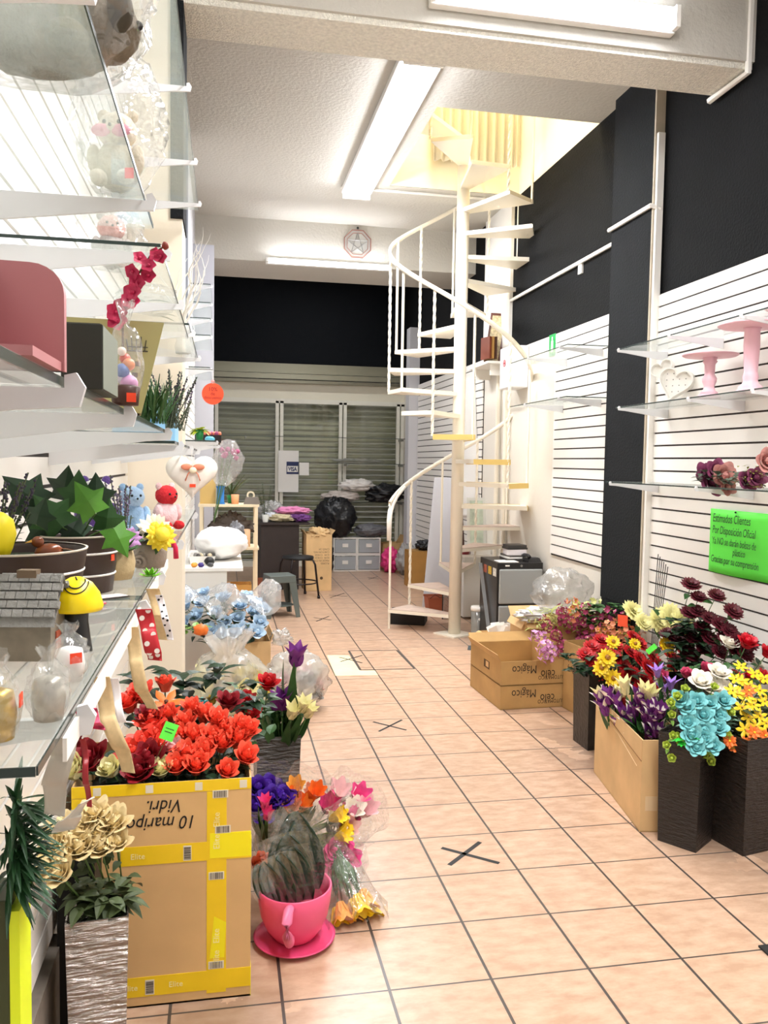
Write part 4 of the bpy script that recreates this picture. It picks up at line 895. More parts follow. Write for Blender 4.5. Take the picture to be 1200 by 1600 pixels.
tag(MB().ab((0, 0, 0), (.09, .12, .50)).build('black_vase', BLK), 'plain black vase squeezed between the wall and the wrapped vase', 'vase').location = (-0.405, 2.10, 0)
vase('grey wrapped vase holding tulips behind the rose carton', (0.135, 3.10), R_(3), .145, .170, .45, wrapmat('stretch_wrapped_grey', '4c4844', .3, (20, 20, 90), .6, .3))
vase('near black wrapped vase holding turquoise roses', (1.808, 2.825), R_(36), .155, .172, .45, WR2)
vase('black wrapped vase at the right edge holding yellow lilies', (1.975, 2.770), R_(12), .19, .21, .46, WR2)
vase('black vase holding red chrysanthemums behind the tulip carton', (1.885, 3.965), R_(2), .17, .185, .41, BV)
# tulip carton
t = carton('tulip_carton', 'tan cardboard box full of purple tulips on the right', 'cardboard box', (1.68, 3.03), R_(-9.3), .20, .66, .385, CARD2)
MB().add([(-.0015, .0, .385), (-.0015, .0, .30), (-.0015, .60, .352), (-.0015, .66, .385)], [[0, 1, 2, 3]]).build('folded_flap', CARD2, t)
solidify(MB().add([(-.002, .0, .30), (-.002, .62, .352), (-.002, .62, .349), (-.002, .0, .296)], [[0, 1, 2, 3]]).build('flap_edge', mat('card_edge', '8f6a40', .8), t), .002)
MB().tube([(-.003, .05, .26), (-.003, .30, .31), (-.003, .62, .33)], .0012, 4).build('tape_crease', mat('card_light', 'e0c69c', .6), t)
MB().ab((.02, -.0012, .09), (.07, 0, .15)).build('worn_patch', mat('card_light', 'e0c69c', .6), t)
# celo boxes
KR = mat('kraft_box', 'b9935c', .75, var=.15, vscale=6)
for i, (z0, lb) in enumerate(((0, 'lower brown carton of the stack printed with upside-down lettering'), (.149, 'upper open brown carton of the stack printed with upside-down lettering'))):
    t = carton('film_carton', lb, 'cardboard box', (1.66, 4.715, z0+.0005*i), R_(2), .445, .56, .148, KR, (('f', -82, .0),) if 0 else ((('l', 62, .05), ('b', 40, .08), ('r', 30, .1)) if i else ()), top=(i == 0), group='printed brown cartons')
    IB = mat('box_print', '2a1f16', .7)
    for s_, q, x, z in (('AUTOMATICO', .034, .43, .052), ('celo', .072, .362, .085), ('Mágico', .072, .240, .118)): text(s_, q, IB, t, (x-.005, -.0008, z), (R_(90), R_(180), 0), sx=.80)
    if i: MB().ab((-.0012, .20, .05), (0, .30, .10)).build('hand_hole', mat('box_dark', '5a4227', .8), t); MB().ab((-.0016, .215, .06), (-.0012, .265, .095)).build('torn_flap', CARD2, t)
t = carton('bent_carton', 'battered brown carton standing on end beside the printed cartons', 'cardboard box', (2.11, 4.40), R_(8), .20, .32, .42, KR, (('f', 60, .05),)); text('Manejo\nfrágil', .05, mat('box_print', '2a1f16', .7), t, (-.001, .27, .30), (R_(90), 0, -R_(90)))
t = carton('tall_carton', 'brown carton with folded top behind the printed cartons', 'cardboard box', (2.06, 5.38), R_(1), .32, .28, .40, CARD2, (('f', -25, .07), ('l', -60, .05), ('b', 50, .08)))
t = carton('paper_carton', 'small open carton overflowing with white papers by the fridge', 'cardboard box', (1.97, 5.84), R_(3), .25, .26, .20, CARD, (('l', -35, .06), ('r', 75, .09)))
for i in range(11):
    p = thing('paper_card', 'white paper card among those crammed in the small carton by the fridge', 'paper', (2.03+.012*i, 5.86+rnd.uniform(0, .18), .17), rot=(rnd.uniform(-.5, .3), rnd.uniform(-.4, .4), rnd.uniform(-.4, .4)), group='white papers in the small carton'); MB().ab((-.035, 0, 0), (.035, .0015, .11)).build('sheet', mat('paper_white', 'f7f5f0', .7), p)
# mini fridge
t = thing('mini_fridge', 'black mini fridge with two grey doors beside the spiral staircase', 'fridge', (2.14, 6.20, 0), 0); FK = mat('fridge_black', '161416', .35); FG = mat('door_grey', '9a9d9c', .35, .2)
MB().ab((0, .02, 0), (.385, .47, .715)).build('body', FK, t, bevel=.006)
MB().ab((.012, 0, .385), (.376, .022, .665)).build('upper_door', FG, t, bevel=.012); MB().ab((.012, 0, .03), (.376, .022, .372)).build('lower_door', FG, t, bevel=.012)
MB().lathe([(.010, -.003), (.010, .003)], 14).build('lock', METAL, t).matrix_local = Matrix.Translation((.20, .018, .690))@Matrix.Rotation(R_(90), 4, 'X')
MB().ab((.065, .016, .686), (.10, .02, .697)).build('badge', WHITE, t)
for i, (y, c) in enumerate(((.34, 'a04a2a'), (.22, 'c9a22a'), (.10, 'd8d4c8'))): MB().ab((-.0012, y-.05, .60), (0, y+.03, .665)).build('sticker', mat('sticker%d' % i, c, .5, var=.4, vscale=60), t)
tag(MB().add([(0, 0, 0), (.03, 0, 0), (-.0, .34, .67), (.03, .34, .67), (0, .006, 0), (.03, .006, 0), (0, .346, .67), (.03, .346, .67)], [[0, 1, 3, 2], [4, 6, 7, 5], [0, 2, 6, 4], [1, 5, 7, 3], [0, 4, 5, 1], [2, 3, 7, 6]]).build('metal_strip', METAL), 'grey metal strip leaning against the side of the mini fridge', 'metal strip').location = (2.10, 6.25, 0)
# things on the fridge
for i, (w, d, h, c, lb) in enumerate(((.20, .22, .018, '3a3634', 'dark flat folder at the bottom of the pile on the fridge'), (.19, .20, .012, 'e8e6e0', 'white flat notebook in the pile on the fridge'), (.17, .19, .014, '55504c', 'grey flat folder in the middle of the pile on the fridge'), (.16, .15, .045, 'e6dfe0', 'white box with red print on the pile on the fridge'), (.17, .15, .016, '2b2826', 'black book on the white printed box on the fridge'), (.15, .14, .02, '3c3836', 'topmost dark book of the pile on the fridge'))):
    z0 = .7155+sum((.018, .012, .014, .045, .016, .02)[:i]); o = MB().box((0, 0, h/2), (w, d, h), .1*(i % 3-1)).build('stacked_book' if i != 3 else 'printed_box', mat('pile%d' % i, c, .5)); tag(o, lb, 'book' if i != 3 else 'box', 'pile on the mini fridge'); o.location = (2.36, 6.44, z0)
tag(MB().ab((0, 0, 0), (.16, .14, .006)).build('paper_stack', mat('paper_white', 'f7f5f0', .7)), 'loose white papers on the front left of the fridge', 'paper').location = (2.16, 6.23, .7155)
t = thing('desk_phone', 'black desk telephone on the right of the fridge top', 'telephone', (2.455, 6.30, .7155), R_(10)); MB().prism([(-.06, -.06), (.06, -.06), (.06, .07), (-.06, .07)], 0, .03, [(-.055, -.03), (.055, -.03), (.055, .065), (-.055, .065)]).build('base', FK, t); MB().tube([(-.045, -.045, .04), (-.045, -.02, .052), (-.045, .04, .052), (-.045, .065, .042)], .014, 8).build('handset', FK, t, True); MB().ab((-.01, -.03, .03), (.045, .02, .034)).build('keypad', mat('key_grey', '55565a', .5), t)
# shaker bottle
t = thing('shaker_bottle', 'clear shaker bottle with white lid standing by the stair pole', 'bottle', (2.135, 6.70, 0)); MB().lathe([(.045, .002), (.050, .01), (.056, .25), (.054, .25), (.046, .012)], 24, caps=False).build('cup', film('cup_plastic', 'c6c8c4', .45, .15, .5, 0), t, True); MB().lathe([(.001, .008), (.045, .008), (.0475, .075), (.001, .075)], 20, caps=False).build('powder', mat('powder', 'f6f2ea', .8), t, True); MB().lathe([(.058, .247), (.060, .268), (.055, .285), (.001, .288)], 24).build('lid', WHITE, t, True); MB().lathe([(.011, -.001), (.011, .001)], 12).build('logo_dot', WHITE, t).matrix_local = Matrix.Translation((0, -.0575, .18))@Matrix.Rotation(R_(90), 4, 'X')
t = thing('glass_jar', 'clear glass jar in a wire holder behind the shaker bottle', 'jar', (2.12, 7.60, 0)); MB().lathe([(.045, 0), (.05, .02), (.05, .24), (.035, .29), (.035, .31)], 20).build('jar', GLASS, t, True); MB().tube([(-.05, 0, 0), (-.05, 0, .3)], .006, 6).tube([(-.05, 0, .3), (.05, 0, .3)], .006, 6).build('wire_holder', BLK, t)
# small table, boards and frames behind the stair
t = thing('side_table', 'low white side table behind the stair pole', 'table', (2.27, 7.58, 0)); MB().ab((-.03, 0, .60), (.28, .34, .625)).build('tabletop', WHITE, t); MB().ab((0, .0, .02), (.26, .30, .60)).build('cabinet', mat('dull_white', 'dcdad4', .6), t)  # cabinet in a duller white than the tabletop
tag(MB().lathe([(.04, 0), (.045, .07), (.04, .07), (.036, .01)], 18).build('red_mug', mat('mug_red', '7c1420', .3), None, True), 'dark red and white mug on the side table behind the pole', 'mug').location = (2.29, 7.62, .626)
tag(MB().ab((0, 0, 0), (.2, .2, .05)).build('paper_pile', mat('paper_white', 'f7f5f0', .7)), 'pile of papers on the side table behind the pole', 'paper').location = (2.34, 7.60, .626)
def lean(name, label, cat, o, w, h, ang, rz, m, m2=None, th=.012):
    t = thing(name, label, cat, o, rot=(-ang, 0, rz)); MB().ab((0, 0, 0), (w, th, h)).build('board', m, t)
    if m2: MB().ab((.03, -.002, .03), (w-.03, -.0005, h-.03)).build('picture', m2, t)
    return t
GW = mat('white_board', 'dcdde4', .6)
t = thing('foam_board', 'tall white board leaning behind the stair pole', 'board', (2.03, 8.25, 0)); MB().add([(0, 0, 0), (.36, .1, 0), (.42, .28, 1.35), (.16, .22, 1.35), (0, .012, 0), (.36, .112, 0), (.42, .292, 1.35), (.16, .232, 1.35)], [[0, 1, 2, 3], [4, 7, 6, 5], [0, 4, 5, 1], [1, 5, 6, 2], [2, 6, 7, 3], [3, 7, 4, 0]]).build('board', GW, t)
t = thing('sloping_board', 'wide white panel hung against the far slatwall behind the pole', 'panel', (2.535, 7.97, 0.95)); MB().add([(0, 0, 0), (0, .75, 0), (0, .60, 1.45), (0, .25, 1.45), (-.012, 0, 0), (-.012, .75, 0), (-.012, .60, 1.45), (-.012, .25, 1.45)], [[0, 1, 2, 3], [4, 7, 6, 5], [0, 4, 5, 1], [1, 5, 6, 2], [2, 6, 7, 3], [3, 7, 4, 0]]).build('board', WHITE, t)
lean('picture_frame', 'white framed picture with green figure leaning by the pipes', 'picture', (2.36, 7.78, .626), .19, .55, .22, -.15, mat('pale_grey', 'd8d8d0', .5), mat('pale_green_print', 'c8d4c0', .5, var=.3, vscale=12))
lean('picture_frame', 'narrow wood framed picture leaning behind the stair pole', 'picture', (2.26, 7.86, .626), .10, .60, .18, .1, mat('dark_wood', '4a2a22', .5), mat('pale_grey', 'd8d8d0', .5))
# corner shelf, picture and books high on the wall
t = thing('wall_shelf', 'small white wall shelf holding a framed picture and books', 'shelf', (2.555, 7.25, 2.42)); MB().ab((0, 0, 0), (-.20, .62, .022)).build('board', WHITE, t)
for y in (.08, .52): MB().ab((0, y, -.10), (-.15, y+.012, 0)).build('bracket', WHITE, t)
t = thing('gilt_picture', 'tilted patterned picture with dark red frame on the wall shelf', 'picture', (2.37, 7.42, 2.443), rot=(-.16, .10, -.45)); MB().ab((0, 0, 0), (.15, .02, .48)).build('frame', mat('frame_red', '5c2a1c', .4), t); MB().ab((.02, -.003, .025), (.13, 0, .455)).build('print', mat('cream_print', 'd8c8a0', .6, var=.5, vscale=40), t)
for i, c in enumerate(('7c3a20', 'b88a4a', '4a2a1c')):
    o = tag(MB().box((0, 0, .12), (.02, .15, .20)).build('leaning_book', mat('spine%d' % i, c, .6)), ('rust', 'tan', 'dark brown')[i]+' book leaning on the wall shelf beside the picture', 'book', 'books on the small wall shelf'); o.location = (2.36+.028*i, 7.33, 2.443); o.rotation_euler = (0, 0, .25)
# electrical box and safety sign
t = thing('electrical_panel', 'white electrical box with round red emblem on the wall', 'electrical box', (2.40, 6.75, 2.16)); MB().ab((0, 0, 0), (.158, .30, .36)).build('box', mat('white_box', 'e9e8ea', .4), t, bevel=.01); MB().lathe([(.030, -.001), (.030, .001), (.024, .001), (.024, -.001)], 20, caps=False).build('emblem_ring', RED, t).matrix_local = Matrix.Translation((-.0015, .17, .22))@Matrix.Rotation(R_(90), 4, 'Y')
MB().ab((-.0022, .165, .205), (-.001, .175, .235)).ab((-.0022, .155, .215), (-.001, .185, .225)).build('emblem_mark', RED, t)
t = thing('safety_sign', 'green safety sign with white figure above the glass shelf', 'sign', (2.555, 6.16, 2.365)); MB().ab((-.004, 0, 0), (0, .13, .17)).build('plate', mat('sign_green', '1f9a4c', .5), t); MB().ab((-.0055, .045, .03), (-.0045, .085, .12)).ab((-.0055, .055, .125), (-.0045, .075, .15)).build('figure', WHITE, t)
# green notice
t = thing('notice', 'bright green handwritten notice pinned to the right slatwall', 'sign', (2.525, 3.93, 1.285), rot=(R_(90), 0, R_(-90))); NG = mat('neon_green', '62f04a', .6)
solidify(MB().grid(lambda u, v: (u*.66+.0, -v*.33-.06*u*0, .012*math.sin(u*7)*v), 20, 8).build('sheet', NG, t, True), .001)
for i, (s_, q, x, y) in enumerate((('Estimados Clientes', .062, .02, -.065), ('Por Disposición Oficial', .058, .02, -.125), ('Ya NO se darán bolsas de', .052, .02, -.18), ('plástico', .050, .20, -.225), ('Gracias por su comprensión', .052, .015, -.275))): text(s_, q, mat('notice_ink', '1c3a24', .7), t, (x+.022, y, .014), (0, 0, 0), 'handwriting', shear=.12, sx=.66)
MB().lathe([(.004, .0), (.004, .006)], 8, (.22, -.008, .002)).build('pin', BLK, t)
# cake stands and heart plaque on the middle right shelf
PK = mat('pastel_pink', 'eec0cc', .45)
def stand(label, loc, prof, R, h):
    t = thing('cake_stand', label, 'cake stand', loc, group='pastel pink cake stands'); MB().lathe(prof, 32).build('pedestal', PK, t, True); MB().lathe([(.01, h-.012), (R*.92, h-.006), (R, h), (R, h+.004), (.001, h+.004)], 40).build('plate', PK, t, True); return t
H1 = .215; stand('shorter pink cake stand with turned foot', (2.385, 3.77, 1.8445), [(.055, 0), (.055, .012), (.040, .025), (.045, .03), (.030, .04), (.024, .06), (.034, .085), (.036, .10), (.024, .12), (.026, .17), (.036, .185), (.03, .19), (.036, .20), (.03, .21)], .135, H1)
H2 = .31; stand('taller pink cake stand with column foot at the right edge', (2.385, 3.44, 1.8445), [(.068, 0), (.068, .010), (.050, .022), (.054, .03), (.036, .045), (.032, .06), (.036, .075), (.032, .09), (.030, .10), (.036, .22), (.034, .29), (.04, .30)], .15, H2)
t = stand('white topped cake stand cut off by the right edge', (2.385, 3.12, 1.8445), [(.068, 0), (.05, .02), (.03, .05), (.03, .29), (.04, .31)], .14, .335); 
t = thing('heart_plaque', 'white double heart wall plaque with studded holes on the shelf', 'ornament', (2.45, 4.27, 1.848), rot=(R_(-8), 0, R_(-58)), sc=1.15); 
def heart2(S, n=40): return [(S*1.0*math.sin(a)**3, S*(.8125*math.cos(a)-.3125*math.cos(2*a)-.125*math.cos(3*a)-.0625*math.cos(4*a))) for a in [2*PI*k/n for k in range(n)]]
for dx, dz, S, nm, ry in ((.03, .105, .092, 'heart', .25), (-.055, .18, .06, 'small_heart', -.35)):
    P = heart2(S); c, s_ = math.cos(ry), math.sin(ry); P = [(x*c+z*s_+dx, -x*s_+z*c+dz) for x, z in P]; n = len(P); o_ = [(dx+(x-dx)*.9, dz+(z-dz)*.9) for x, z in P]; dy = -.02 if S > .08 else 0
    MB().add([(x, dy, z) for x, z in P]+[(x, dy+.03, z) for x, z in P]+[(x, dy, z) for x, z in o_]+[(x, dy+.022, z) for x, z in o_], [[i, n+i, n+(i+1) % n, (i+1) % n] for i in range(n)]+[[i, (i+1) % n, 2*n+(i+1) % n, 2*n+i] for i in range(n)]+[[2*n+i, 2*n+(i+1) % n, 3*n+(i+1) % n, 3*n+i] for i in range(n)]+[[3*n+i for i in range(n)][::-1], [n+i for i in range(n)]]).build(nm, WHITE, t)
    if S > .08:
        for i in range(4):
            for j in range(4):
                if abs(i-1.5)+(3-j)*.9 < 3.4: MB().box((dx-.05+.033*i, dy+.021, dz-.04+.030*j), (.004, .002, .004)).build('hole', mat('hole_grey', '77716c', .6), t)
# dark dried sticks
t = thing('dry_sticks', 'bundle of thin dark sticks leaning on the right slatwall', 'decoration', (2.42, 4.32, .002))
for k in range(6): MB().tube([(0, .004*k, 0), (.06, -.06+.022*k, .93+.012*k)], .0025, 5).build('stick', mat('stick_dark', '3a3430', .8), t)

# ================================================================ far end of the shop
# card notices on the glazing
t = thing('paper_notice', 'white paper with card payment sticker taped on the glazing', 'sign', (.745, 11.655, 1.06)); MB().ab((0, 0, 0), (.285, .002, .585)).build('paper', mat('paper_white', 'f7f5f0', .7), t); MB().ab((.115, -.003, .255), (.285, -.001, .43)).build('sticker', mat('visa_blue', '1c2a5c', .5), t); MB().ab((.125, -.004, .285), (.275, -.0031, .37)).build('sticker_band', WHITE, t); text('VISA', .078, mat('visa_blue', '1c2a5c', .5), t, (.20, -.0045, .30), (R_(90), 0, 0), align='CENTER', bold=.003, sx=.75)
tag(MB().ab((1.04, 11.64, 1.30), (1.175, 11.645, 1.48)).build('paper_slip', mat('paper_white', 'f7f5f0', .7)), 'small white slip taped beside the paper notice', 'paper')
# glass shelves across the glazing
for z, lb in ((1.83, 'upper glass shelf across the far glazing'), (1.47, 'middle glass shelf across the far glazing'), (.93, 'lower glass shelf across the far glazing, loaded with bundles')):
    t = thing('display_shelf', lb, 'shelf', (1.30 if z < 1.6 else -.1, 11.36, z)); wd = 1.22 if z < 1.6 else 2.62; MB().ab((0, 0, 0), (wd, .26, .008)).build('pane', GLASS, t); MB().ab((0, -.002, .001), (wd, -.0002, .007)).build('front_edge', GEDGE, t)
    for x in (.38, wd-.05): MB().ab((x, .01, -.03), (x+.01, .33, -.001)).build('bracket', METAL, t)
def lump(name, label, cat, loc, r, m, seed=0, amp=.18, f=2.2, group=None, rz=0, sq=1):
    b = MB().ball((0, 0, r[2]), r, 44, 28, amp, seed, f); o2 = []
    for v in b.v:
        d = Vector((v[0]/r[0], v[1]/r[1], (v[2]-r[2])/r[2])); k = 1.0
        for fq, am in ((2.6, amp*1.1), (5.5, amp*.6), (11, amp*.22)): k += am*(.55-2.2*abs(noise.noise(d*fq+Vector((seed*5.3, seed, 2)))))
        o2.append((v[0]*k, v[1]*k, r[2]+(v[2]-r[2])*k))
    b.v = o2; zmin = min(v[2] for v in b.v); b.v = [(x, y, max(0.0, z)) for x, y, z in b.v]
    o = b.build(name, m, None, True); tag(o, label, cat, group); o.location = loc; o.rotation_euler = (0, 0, rz); return o
BG = mat('black_bag', '15161a', .28, bump=.8, bscale=22); PKB = mat('pink_bag', 'e83c86', .35, bump=.8, bscale=26); GB = mat('grey_bag', 'a9a6a4', .3, bump=.8, bscale=24); GB2 = mat('dark_grey_bag', '6c6c70', .3, bump=.8, bscale=30); WB = mat('white_bundle', 'e9e4de', .4, bump=.6, bscale=24, var=.15, vscale=9)
lump('wrapped_bundle', 'white wrapped bundle on top at the far shelf', 'bundle', (1.83, 11.42, 1.09), (.24, .13, .085), WB, 1, group='bundles on the far shelf', rz=.1)
lump('wrapped_bundle', 'pale brown wrapped bundle at the left of the far shelf', 'bundle', (1.60, 11.42, .94), (.26, .13, .075), mat('pale_bundle', 'cfc4bc', .4, bump=.6, bscale=24, var=.2, vscale=9), 2, group='bundles on the far shelf')
lump('black_bundle', 'black cloth bundle at the right of the far shelf', 'bundle', (2.22, 11.40, .94), (.25, .13, .12), BG, 3, .3, group='bundles on the far shelf')
lump('plastic_clutter', 'crumpled clear plastic on the middle far shelf', 'plastic bag', (1.85, 11.45, 1.48), (.30, .09, .03), film('far_plastic', 'c8c8bc', .5, .2, .5, .9, 20), 4, .4)
# drawers
DRW = film('drawer_plastic', 'd6dadb', .62, .2, .4, 0)
for i, (x, z) in enumerate(((1.47, 0), (1.47, .232), (1.80, 0), (1.80, .232))):
    t = thing('storage_box', ['lower left', 'upper left', 'lower right', 'upper right'][i]+' of the four white plastic storage drawers', 'storage drawer', (x, 11.12, z), group='white plastic storage drawers')
    fr_ = MB().ab((0, 0, 0), (.325, .3, .018)).ab((0, 0, .212), (.325, .3, .230)).ab((0, 0, .018), (.016, .3, .212)).ab((.309, 0, .018), (.325, .3, .212)); fr_.build('shell', WHITE, t); MB().ab((.02, -.012, .025), (.305, .0, .205)).build('drawer_front', mat('drawer_grey', 'aab0b4', .35), t); MB().ab((.12, -.024, .10), (.20, -.013, .15)).build('handle', WHITE, t)
lump('trash_bag', 'big black plastic bag on top of the white drawers', 'plastic bag', (1.50, 11.2, .464), (.27, .20, .27), BG, 5, .15)
lump('grey_bag', 'grey plastic bag lying on top of the white drawers at the right', 'plastic bag', (2.00, 11.22, .464), (.23, .16, .09), GB2, 6, .15)
lump('pink_bag', 'bright pink plastic bag on the floor by the drawers', 'plastic bag', (2.24, 10.98, 0), (.12, .13, .16), PKB, 7, .25)
lump('grey_bag', 'light grey plastic bag on the floor beside the pink bag', 'plastic bag', (2.40, 10.68, 0), (.13, .15, .20), GB, 8, .25)
lump('black_sack', 'black bag on the floor beside the light grey bag', 'plastic bag', (2.44, 10.30, 0), (.08, .13, .19), BG, 9, .2)
lump('small_black_bag', 'small black bag left of the white drawers', 'plastic bag', (1.36, 11.0, 0), (.09, .09, .19), BG, 10, .3)
carton('low_carton', 'open brown carton behind the pink bag', 'cardboard box', (2.20, 11.34), .2, .30, .22, .36, CARD, (('l', 40, .1), ('r', 60, .12)))
t = carton('slotted_carton', 'brown upright carton with dark slot behind the first stair tread', 'cardboard box', (2.20, 9.55), .05, .34, .30, .44, mat('tan_carton', 'a97c3c', .75, var=.1), top=True); MB().ab((.19, -.002, .15), (.235, 0, .29)).build('slot', BLK, t); MB().ab((.17, -.0015, 0), (.20, 0, .15)).build('seam', mat('seam_brown', '7c5828', .8), t)
lump('black_cloth', 'black cloth on the slotted brown carton', 'cloth', (2.40, 9.70, .441), (.10, .09, .06), BG, 11, .3)
t = thing('terracotta_planter', 'terracotta rectangular planter with cord under the stair', 'planter', (2.02, 7.92, 0)); TC = mat('terracotta', 'a8593c', .6)
b = MB(); frust(b, .24, .16, .27, .19, .15, .012); b.build('box', TC, t).location = (.12, .08, 0); MB().ab((-.02, -.02, .145), (.26, -.008, .165)).ab((-.02, .168, .145), (.26, .18, .165)).build('rim', TC, t); MB().tube([(-.0, -.02, .15), (.05, -.02, .19), (.10, -.02, .16), (.17, -.025, .17), (.21, -.02, .14)], .004, 5).build('cord', mat('cord_brown', '4c2318', .8), t)
t = thing('black_crate', 'low black box under the first stair tread', 'box', (1.50, 7.42, 0), R_(-20)); MB().ab((0, 0, 0), (.34, .26, .115)).build('body', mat('crate_black', '151312', .7), t, bevel=.004); MB().ab((.02, .02, .1155), (.32, .24, .119)).build('lid', mat('crate_black', '151312', .7), t)
# tall printed carton, desk, stools
t = carton('printed_carton', 'tall cardboard carton with printed lines beside the black stool', 'cardboard box', (.93, 9.42), R_(4), .30, .30, .66, CARD2, (('r', 50, .06), ('l', 60, .05))); PRN = mat('print_brown', '4a3620', .8)
for i, s_ in enumerate(('FLORES', 'MADE IN CHINA', 'N.W. 12 KGS', 'G.W. 13 KGS', 'CARTON NO.', 'C/NO. 24')): text(s_, .030, PRN, t, (.27, -.001, .33+.033*i), (R_(90), R_(180), 0))
MB().lathe([(.018, -.001), (.018, .001)], 14).build('round_mark', PRN, t).matrix_local = Matrix.Translation((.18, -.001, .15))@Matrix.Rotation(R_(90), 4, 'X')
lump('crumpled_paper', 'crumpled brown paper showing in the top of the printed carton', 'paper', (1.08, 9.55, .58), (.12, .12, .07), CARD2, 12, .3)
t = thing('dark_desk', 'dark brown desk heaped with cloths at the far left', 'desk', (.42, 9.55, 0), R_(3)); DW = mat('dark_desk_wood', '2f2522', .55, var=.2); MB().ab((0, 0, 0), (.44, .60, .76)).build('body', DW, t); MB().ab((-.03, -.03, .76), (.56, .62, .785)).build('desktop', DW, t)
for i, (x, y, r, c, lb) in enumerate(((.52, 9.75, (.07, .08, .05), 'd8dce4', 'pale blue crumpled cloth on the dark desk'), (.66, 9.72, (.17, .12, .04), 'cdbf9c', 'beige folded cloth on the dark desk'), (.80, 9.85, (.20, .10, .045), 'e28cb8', 'pink cloth on top of the dark desk heap'), (.88, 9.70, (.12, .10, .045), '6c3a7c', 'purple cloth at the right of the dark desk'))):
    lump('folded_cloth', lb, 'cloth', (x, y, .786+(.075 if i == 2 else 0)), r, mat('cloth%d' % i, c, .8, bump=.5, bscale=30), 20+i, .25, group='cloths on the dark desk')
lump('white_plastic', 'crumpled white plastic sheet behind the greenery on the desk', 'plastic bag', (.56, 9.95, .786), (.16, .12, .10), MILKY, 30, .35)
t = thing('plastic_stool', 'grey plastic stool with open sides', 'stool', (.53, 7.98, 0), R_(12)); SG = mat('stool_grey', '5d6662', .4)
MB().prism([(-.13, -.13), (.13, -.13), (.13, .13), (-.13, .13)], .385, .40).prism([(-.135, -.135), (.135, -.135), (.135, .135), (-.135, .135)], .33, .39, [(-.128, -.128), (.128, -.128), (.128, .128), (-.128, .128)]).build('seat', SG, t, bevel=.01)
for sx in (-1, 1):
    for sy in (-1, 1):
        q = [(sx*a, sy*b_) for a, b_ in ((.165, .165), (.115, .165), (.15, .115), (.165, .115))]; q = [(sx*.165, sy*.165), (sx*.125, sy*.165), (sx*.125, sy*.150), (sx*.150, sy*.150), (sx*.150, sy*.125), (sx*.165, sy*.125)]; u = [(x*.79, y*.79) for x, y in q]
        u = [(sx*.132, sy*.132), (sx*.06, sy*.132), (sx*.06, sy*.122), (sx*.122, sy*.122), (sx*.122, sy*.06), (sx*.132, sy*.06)]; MB().prism(q, 0, .335, u).build('leg', SG, t)
MB().lathe([(.13, .10), (.145, .105), (.13, .11)], 24).build('lower_ring', SG, t)
t = thing('round_stool', 'black metal stool with round seat and bent legs', 'stool', (.80, 9.02, 0), R_(20)); MB().lathe([(.165, .425), (.175, .435), (.17, .455), (.001, .462)], 30).build('seat', BLK, t, True)
for k in range(4):
    a = PI/4+k*PI/2; d = Vector((math.cos(a), math.sin(a), 0)); MB().tube([d*.10+Vector((0, 0, .42)), d*.17+Vector((0, 0, .425)), d*.20+Vector((0, 0, .37)), d*.245+Vector((0, 0, .015))], .012, 8).lathe([(.016, 0), (.016, .03)], 10, d*.245).build('leg', mat('stool_metal', '231a1a', .35, .4), t, True)
MB().tube([Vector((math.cos(a), math.sin(a), 0))*.215+Vector((0, 0, .17)) for a in [PI*k/12 for k in range(25)]], .008, 6).build('foot_ring', mat('stool_metal', '231a1a', .35, .4), t, True)
# wooden shelf unit
t = thing('shelf_unit', 'cream wooden shelf unit with candles by the left wall', 'shelf unit', (-.20, 6.95, 0)); CW = mat('cream_wood', 'ead9b8', .5)
for x in (0, .45):
    for y in (0, .28): MB().ab((x, y, 0), (x+.028, y+.028, 1.13)).build('post', CW, t)
for z in (.35, .77, 1.13): MB().ab((-.01, -.005, z-.02), (.488, .313, z)).build('shelf_board', CW, t)
for i, x in enumerate((.03, .12, .19)): o = tag(MB().lathe([(.028, 0), (.028, .145), (.02, .15), (.001, .148)], 20).build('pillar_candle', mat('candle_peach' if i else 'candle_orange', 'f4c9a0' if i else 'f0905a', .5), None, True), ('small orange candle', 'left tall peach candle', 'right tall peach candle')[i]+' on the shelf unit', 'candle', 'candles on the shelf unit'); o.location = (x, 7.02, .7705)
t = thing('green_bottle', 'small green bottle with white cap on the shelf unit', 'bottle', (-.09, 7.0, .7705)); MB().lathe([(.025, 0), (.027, .08), (.012, .11), (.012, .13)], 16).build('bottle', mat('bottle_green', '2c7a4c', .3), t, True); MB().lathe([(.014, .128), (.014, .15)], 12).build('cap', WHITE, t)
lump('dark_bag', 'dark plastic bag stuffed at the back of the shelf unit', 'plastic bag', (.05, 7.13, .7705), (.17, .06, .13), mat('dim_bag', '5c524c', .4, bump=.6), 40, .3)
t = thing('thread_spool', 'blue thread spool on the shelf unit', 'spool', (-.03, 7.02, 1.1305)); MB().lathe([(.036, .004), (.030, .02), (.030, .13), (.036, .145)], 20).build('thread', mat('thread_blue', '2c7cc4', .6, bump=.4), t, True); MB().lathe([(.038, 0), (.038, .004)], 20).lathe([(.038, .145), (.038, .149)], 20).build('flange', mat('thread_blue', '2c7cc4', .6), t)
t = thing('tape_dispenser', 'grey tape dispenser on the shelf unit', 'tape dispenser', (.16, 7.03, 1.1305)); MB().prism([(0, -.03), (.14, -.03), (.14, .03), (0, .03)], 0, .06, [(.02, -.03), (.12, -.03), (.12, .03), (.02, .03)]).build('body', mat('dispenser', '77706a', .5), t); MB().lathe([(.035, -.01), (.035, .01), (.02, .01), (.02, -.01)], 18, caps=False).build('roll', mat('roll_tan', 'd8cdb0', .4), t).matrix_local = Matrix.Translation((.06, 0, .075))@Matrix.Rotation(R_(90), 4, 'X')
